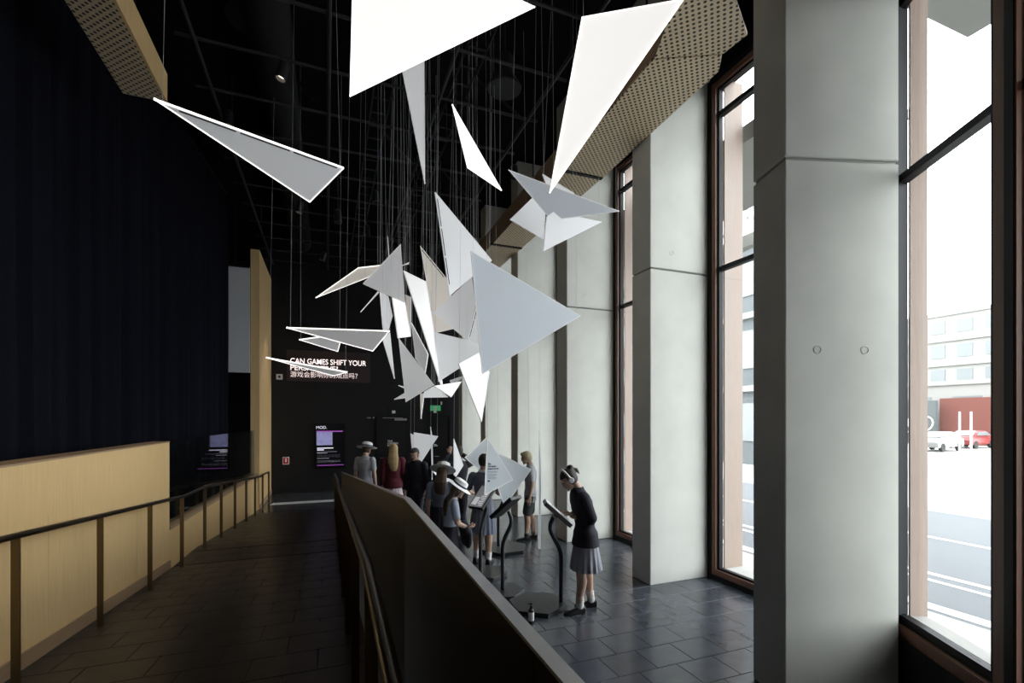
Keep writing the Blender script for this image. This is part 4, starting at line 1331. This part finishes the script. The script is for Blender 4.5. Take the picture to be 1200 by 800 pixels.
        secs = [(Th @ Vector((0, -.20*hh, .05*hh)), .37*hh, .30*hh), (Th @ Vector((0, -.26*hh, -.30*hh)), .39*hh, .24*hh), (nb+Vector((0, -.050*h, -.005*h)), .062*h, .030*h),
                (nb+Vector((0, -.062*h, -.06*h)), .060*h, .026*h), (nb+Vector((.006*h, -.066*h, -.13*h)), .048*h, .020*h), (nb+Vector((.01*h, -.064*h, -.18*h)), .022*h, .010*h)]
        rings = []
        for (p0, a0, b0), (p1, a1, b1) in zip(secs, secs[1:]):
            for k_ in range(5):
                f = k_/5
                p = p0.lerp(p1, f)
                rings.append([p+Vector(((a0+(a1-a0)*f)*cos(t_)*(1+.05*sin(9*t_)), (b0+(b1-b0)*f)*sin(t_)*(1+.06*sin(11*t_)), 0)) for t_ in [2*pi*m/28 for m in range(28)]])
        HB.loft(rings, 'hair')
    elif hair == 'pony':
        HB.ball((0, -.10*hh, -.02*hh), (.365*hh, .39*hh, .38*hh), 'hair', Th)
        HB.limb([Th @ Vector((0, -.45*hh, .05*hh)), Th @ Vector((0, -.62*hh, -.25*hh)), Th @ Vector((0, -.50*hh, -.85*hh)), Th @ Vector((0, -.42*hh, -1.15*hh))], [.10*hh, .13*hh, .10*hh, .03*hh], 'hair')
    Ti = Th.inverted()
    def keep(c):
        q = Ti @ c
        return not (q.y > .10*hh and q.z < .24*hh and abs(q.x) < .36*hh)
    HB.finish('hair', {'hair': M[hcol]}, root, voxel, 2, keep)
    if hat is not None:
        ta, ty = hat                                   # tilt forward, tilt sideways
        T = Th @ Matrix.Translation((0, -.05*hh, .24*hh)) @ Matrix.Rotation(radians(-ta), 4, 'X') @ Matrix.Rotation(radians(ty), 4, 'Y')
        ho = MB().lathe([(.92*hh, -.06*hh), (.93*hh, -.03*hh), (.62*hh, .035*hh), (.50*hh, .05*hh), (.485*hh, .30*hh), (.45*hh, .40*hh), (.33*hh, .46*hh), (.12*hh, .455*hh), (.001, .45*hh)], 40, T).build('hat', M['hat'], root, smooth=True)
        MB().lathe([(.512*hh, .055*hh), (.505*hh, .165*hh)], 40, T).build('hat_band', M['band'], ho)
    root['head'] = list(hc)
    return root, Th, hh, rotz

Lft, Rgt = -Rv.copy(), Rv.copy()
Away, Tow = Fv.copy(), -Fv.copy()
# girl with headphones
q = PZ(683, 714, 0)
g1, Th, hh, rz1 = person('girl in navy blazer and grey skirt wearing white headphones at a tablet', q, (Lft+Tow*.12).normalized(), 1.735,
    top='navy', sleeves='long', bottom='skirt_grey', bstyle='skirt', feet=((-.05, .035, 14), (.05, -.075, -6)), lean=.055, pitch=38, hyaw=0,
    arms={'L': ((-.138, -.015, .640), (-.045, .072, .636), (.15, .80, .52), (.0, .5, -.8)), 'R': ((.14, -.01, .640), (.065, .078, .642), (-.15, .80, .52), (.0, .5, -.8))},
    hair='bun', hcol='hair_dark', hem=.452, thick=.16, socklen=.06, skin='skin', voxel=.0065, collar='navy')
G1 = MATW[g1.name]
hp = thing('headphones', 'white over ear headphones worn by the girl in navy blazer', 'headphones', (q.x, q.y, 0), rz1)
mb = MB()
arc = [Th @ Vector((.43*hh*cos(a), -.04*hh, .06*hh+.50*hh*sin(a))) for a in [pi*i/20 for i in range(21)]]
mb.tube(arc, .014, 10)
mb.build('headband', M['plastic_w'], hp, smooth=True)
for s_ in (-1, 1):
    T = Th @ Matrix.Translation((s_*.37*hh, -.03*hh, -.02*hh)) @ Matrix.Rotation(pi/2*s_, 4, 'Y')
    MB().lathe([(.03, 0), (.036, .008), (.036, .024), (.028, .032), (.001, .032)], 20, T).build('ear_cup', M['plastic_w'], hp, smooth=True)
# boy in profile
q = PZ(622, 632, 0)
person('boy with fair hair in grey shirt and dark shorts in profile', q, (Lft+Tow*.05).normalized(), 1.69, top='shirt_grey', sleeves='short', bottom='shorts', bstyle='shorts',
       feet=((-.045, .05, 5), (.045, -.04, -5)), pitch=16, hair='short', hcol='hair_fair', sock='sock_dark', socklen=.03, hem=.44, thick=.06, skin='skin_leg')
# pinafore girl, back to us
q = PZ(566, 659, 0)
person('girl in grey check pinafore dress seen from behind', q, (Away+Rgt*.25).normalized(), 1.74, top='pinafore', sleeves='short', bottom='pinafore', bstyle='dress',
       feet=((-.075, .02, 0), (.06, -.02, 0)), pitch=6, lean=.01, hair='short', hcol='hair_dark', collar='sock', skin='skin_leg', socklen=.055,
       arms={'L': ((-.15, .03, .64), (-.12, .15, .60), (.3, .9, .0), (.3, 0, -1)), 'R': ((.15, .02, .64), (.12, .15, .61), (-.3, .9, 0), (-.3, 0, -1))})
# student in the near hat
q = P(527, 600, 6.35)
h1, Th, hh, rzh = person('student in white straw hat with navy band and pale blue shirt', (q.x, q.y), (Rgt+Away*.35).normalized(), 1.47, top='shirt_blue', sleeves='short', bottom='navy', bstyle='skirt',
       feet=((-.05, .02, 0), (.05, -.02, 0)), pitch=22, lean=.03, hair='long', hcol='hair_brown', collar='sock', hat=(12, 8),
       arms={'L': ((-.13, .04, .64), (-.07, .15, .58), (.5, .8, 0), (0, 0, 1)), 'R': ((.13, .04, .64), (.07, .15, .58), (-.5, .8, 0), (0, 0, 1))})
fb = thing('folded_blazer', 'folded navy blazer with a small crest over the hat student arms', 'blazer', (q.x, q.y, 0), rzh)
FB = Body()
FB.ball((0, .20, .83), (.17, .07, .10), 'c')
FB.ball((.03, .24, .72), (.14, .06, .16), 'c')
FB.ball((-.06, .22, .70), (.10, .05, .13), 'c')
FB.finish('cloth', {'c': M['navy']}, fb, .012)
MB().box(.06, .10, .305, .312, .72, .77).build('crest', mat('crest_gold', (.5, .25, .08), .6), fb, bevel=.004)
# student in the far hat
q = P(516, 590, 7.3)
person('student in white straw hat and grey shirt behind the near hat', (q.x, q.y), (Away+Rgt*.1).normalized(), 1.60, top='pinafore', sleeves='short', bottom='navy', bstyle='skirt',
       feet=((-.05, .0, 0), (.05, .0, 0)), pitch=28, lean=.04, hair='long', hcol='hair_brown', hat=(0, 2), collar='sock')
# maroon jumper
q = P(461, 560, 10.3)
person('student with long blond hair in a maroon jumper and pale skirt', (q.x, q.y), (Away+Lft*.2).normalized(), 1.76, top='maroon', sleeves='long', bottom='pinkish', bstyle='skirt',
       feet=((-.05, 0, 0), (.05, 0, 0)), pitch=5, hair='long', hcol='hair_blond', thick=.12, hem=.46, voxel=.009)
# grey shirt visitor
q = P(428, 560, 10.6)
person('student in grey striped shirt with white cap near the display', (q.x, q.y), (Away+Rgt*.2).normalized(), 1.74, top='shirt_grey', sleeves='short', bottom='shorts', bstyle='shorts',
       feet=((-.05, 0, 0), (.05, 0, 0)), pitch=14, hair='short', hcol='hair_brown', thick=.12, voxel=.009, hat=(0, 0))
# dark visitor facing us
q = P(488, 560, 9.7)
person('visitor in dark clothes with pale face before the four sided white panel', (q.x, q.y), (Tow+Lft*.3).normalized(), 1.72, top='navy', sleeves='long', bottom='navy', bstyle='trousers',
       feet=((-.05, 0, 0), (.05, 0, 0)), pitch=18, hair='short', hcol='hair_dark', thick=.1, voxel=.009)
# visitor with raised arms
q = P(537, 560, 9.0)
person('visitor in navy clothes raising both arms to a device', (q.x, q.y), (Lft*.35+Away).normalized(), 1.80, top='navy', sleeves='long', bottom='navy', bstyle='trousers',
       feet=((-.05, 0, 0), (.05, 0, 0)), pitch=0, hair='short', hcol='hair_dark', thick=.1, voxel=.009,
       arms={'L': ((-.15, .12, .80), (-.06, .18, .90), (.3, .3, .9), (.3, .9, 0)), 'R': ((.19, .07, .81), (.07, .16, .89), (-.3, .3, .9), (-.3, .9, 0))})

# ------------------------------------------------------------------ the street outside
gr = MB().box(2.0, 160, -60, 160, -.30, -.16).build('street_ground', M['paving'])
tag(gr, 'bright paved ground outside the windows', kind='structure')
rd = MB().box(7.0, 15.0, -60, 160, -.16, -.155).build('street_road', M['asphalt'])
tag(rd, 'grey asphalt road running past the windows', kind='structure')
for x0, w, lab in ((7.25, .22, 'broad white line painted beside the kerb'), (8.5, .09, 'thin white line painted on the near lane'), (8.85, .12, 'second thin white line painted on the near lane'), (11.6, .12, 'white line painted along the middle of the road')):
    o = MB().box(x0, x0+w, -40, 120, -.155, -.15).build('road_marking', M['line'])
    tag(o, lab, kind='structure')
tag(MB().box(5.35, 6.8, 2.2, 60, -.16, -.03).build('street_kerb', M['paving'], bevel=.01), 'pale footpath slab along the facade', kind='structure')
# canopy outside
tag(MB().box(5.72, 7.6, 4.9, 16.0, 6.35, 6.6).build('trim_1', M['canopy']), 'grey canopy slab outside the tall windows', kind='structure')
tag(MB().box(4.75, 6.6, -9.0, 3.1, 6.5, 6.8).build('trim_2', M['canopy']), 'grey canopy slab outside the near window, unseen length stretched for shade', kind='structure')  # real corner; unseen length stretched to shade the near column
tag(MB().box(8.2, 8.4, 5.6, 16.0, 5.9, 6.15).build('trim_3', M['canopy']), 'slim grey beam under the canopy edge', kind='structure')
def building(label, x0, x1, y0, y1, h, m, floors, bays, wm='bld_glass'):
    t = thing('street_building', label, 'building', ((x0+x1)/2, (y0+y1)/2, -.16), 0, 'buildings across the street')
    MB().box(x0, x1, y0, y1, -.16, h).build('wall', M[m], t, world=True)
    MB().box(x0-.2, x1, y0-.2, y1+.2, h, h+.4).build('parapet', M['render_white'], t, world=True)
    fh = h/floors
    bw_ = (y1-y0)/bays
    for i in range(floors):
        for j in range(bays):
            ya, yb = y0+bw_*(j+.22), y0+bw_*(j+.78)
            MB().box(x0-.06, x0+.02, ya, yb, i*fh+fh*.28, i*fh+fh*.8).build('window', M[wm], t, world=True)
    for i in range(1, floors):
        MB().box(x0-.25, x0+.02, y0, y1, i*fh-.15, i*fh+.15).build('ledge', M['render_white'], t, world=True)
    return t
b1 = building('pale grey building with white swirling mural across the road', 21, 24, 13.5, 23, 15.5, 'render_grey', 4, 4)
for k in range(5):
    pts = []
    for i in range(40):
        a = i/39*2*pi*1.4+k
        r = 1.9-.030*i
        pts.append((20.70, 19.2+k*.35+r*cos(a)*.8+.5*sin(a*2), 12.7+k*.12+r*sin(a)*.9))
    MB().tube(pts, .10, 6).build('mural_line', M['line'], b1, world=True)
building('pink clad building further along the road', 22, 34, 25, 42, 13.8, 'render_pink', 4, 6)
building('long white building with red ground floor far across the road', 56, 63, 20.5, 40, 5.5, 'render_white', 1, 5)
building('tall pale office block far behind the red wall', 66, 78, 20, 40, 14, 'render_white', 5, 8)
rw = MB().box(55.0, 55.4, 19.5, 28.0, -.16, 4.2).build('painted_wall', M['brick_red'], center=True)
tag(rw, 'plain red painted wall behind the parked cars', 'wall')
gw = thing('graffiti_wall', 'grey roadside wall with white scrawled loops', 'wall', (54.2, 30, -.16))
MB().box(54.0, 54.4, 27.8, 36, -.16, 4.0).build('wall', M['render_grey'], gw, world=True)
pts = [(53.95, 28.2+.75*cos(a)+.18*a, 1.7+.75*sin(a)) for a in [i*.35 for i in range(40)]]
MB().tube(pts, .07, 6).build('scrawl', M['line'], gw, world=True)
def car(label, x, y, rotz, m):
    t = thing('parked_car', label, 'car', (x, y, -.155), rotz)
    prof = [(-2.05, .45), (-2.1, .7), (-1.95, .95), (-1.2, 1.02), (-.55, 1.42), (.75, 1.46), (1.55, 1.05), (2.0, .95), (2.08, .6), (2.0, .38), (-1.95, .32)]
    mb = MB()
    rings = []
    for yy, sc_ in ((-.86, .90), (-.84, .97), (-.6, 1), (.6, 1), (.84, .97), (.86, .90)):
        rings.append([(px*(.97+.03*sc_), yy*(1 if pz < 1.0 else .86), .32+(pz-.32)*sc_) for px, pz in prof])
    n = len(prof)
    vs = [p for r in rings for p in r]
    fs = [(i*n+k, i*n+(k+1) % n, (i+1)*n+(k+1) % n, (i+1)*n+k) for i in range(5) for k in range(n)]
    fs += [list(range(n))[::-1], list(range(5*n, 6*n))]
    mb.add(vs, fs)
    mb.build('car_body', m, t, smooth=True)
    for s_ in (-1, 1):
        MB().prism([(-1.0, s_*.79, 1.05), (-.52, s_*.735, 1.36), (.68, s_*.735, 1.40), (1.3, s_*.79, 1.06)], (0, s_*.03, 0)).build('side_window', M['bld_glass'], t)
        for xx in (-1.3, 1.3):
            T = Matrix.Translation((xx, s_*.80, .32)) @ Matrix.Rotation(pi/2, 4, 'X')
            MB().lathe([(.15, -.09), (.31, -.1), (.32, 0), (.31, .1), (.15, .09)], 20, T).build('wheel', M['tyre'], t, smooth=True)
    MB().prism([(-1.22, -.66, 1.04), (-1.22, .66, 1.04), (-.60, .6, 1.41), (-.60, -.6, 1.41)], (-.03, 0, .03)).build('windscreen', M['bld_glass'], t)
    return t
q = PZ(1098, 528, -.155)
car('silver white hatchback parked across the road', q.x, q.y, radians(6), M['car_white'])
q = PZ(1137, 524.5, -.155)
car('red hatchback parked next to the white one', q.x, q.y, radians(4), M['car_red'])
for px_, lab in ((1124.5, 'white street pole standing between the white and red cars'), (1138, 'white street pole standing in front of the red car')):
    q = PZ(px_, 530, -.155)
    t = thing('street_pole', lab, 'pole', (q.x, q.y, -.155))
    MB().lathe([(.14, 0), (.14, .06), (.07, .08), (.06, 2.9), (.001, 2.95)], 12).build('shaft', M['line'], t, smooth=True)
# traffic signal seen past the headphone girl
q = PZ(736, 585, -.155)
t = thing('traffic_signal', 'traffic signal post with dark head beyond the window', 'traffic light', (q.x, q.y, -.155))
MB().lathe([(.16, 0), (.16, .08), (.06, .1), (.055, 3.6), (.001, 3.62)], 12).build('post', M['cap'], t, smooth=True)
MB().box(-.16, .16, -.14, .10, 2.6, 3.5).build('signal_head', M['plastic_b'], t, bevel=.02)
for k in range(3):
    MB().lathe([(.10, 0), (.10, .10), (.085, .10), (.085, .01), (.001, .01)], 14, Matrix.Translation((0, -.14, 2.78+.27*k)) @ Matrix.Rotation(pi/2, 4, 'X')).build('lamp_hood', M['plastic_b'], t)
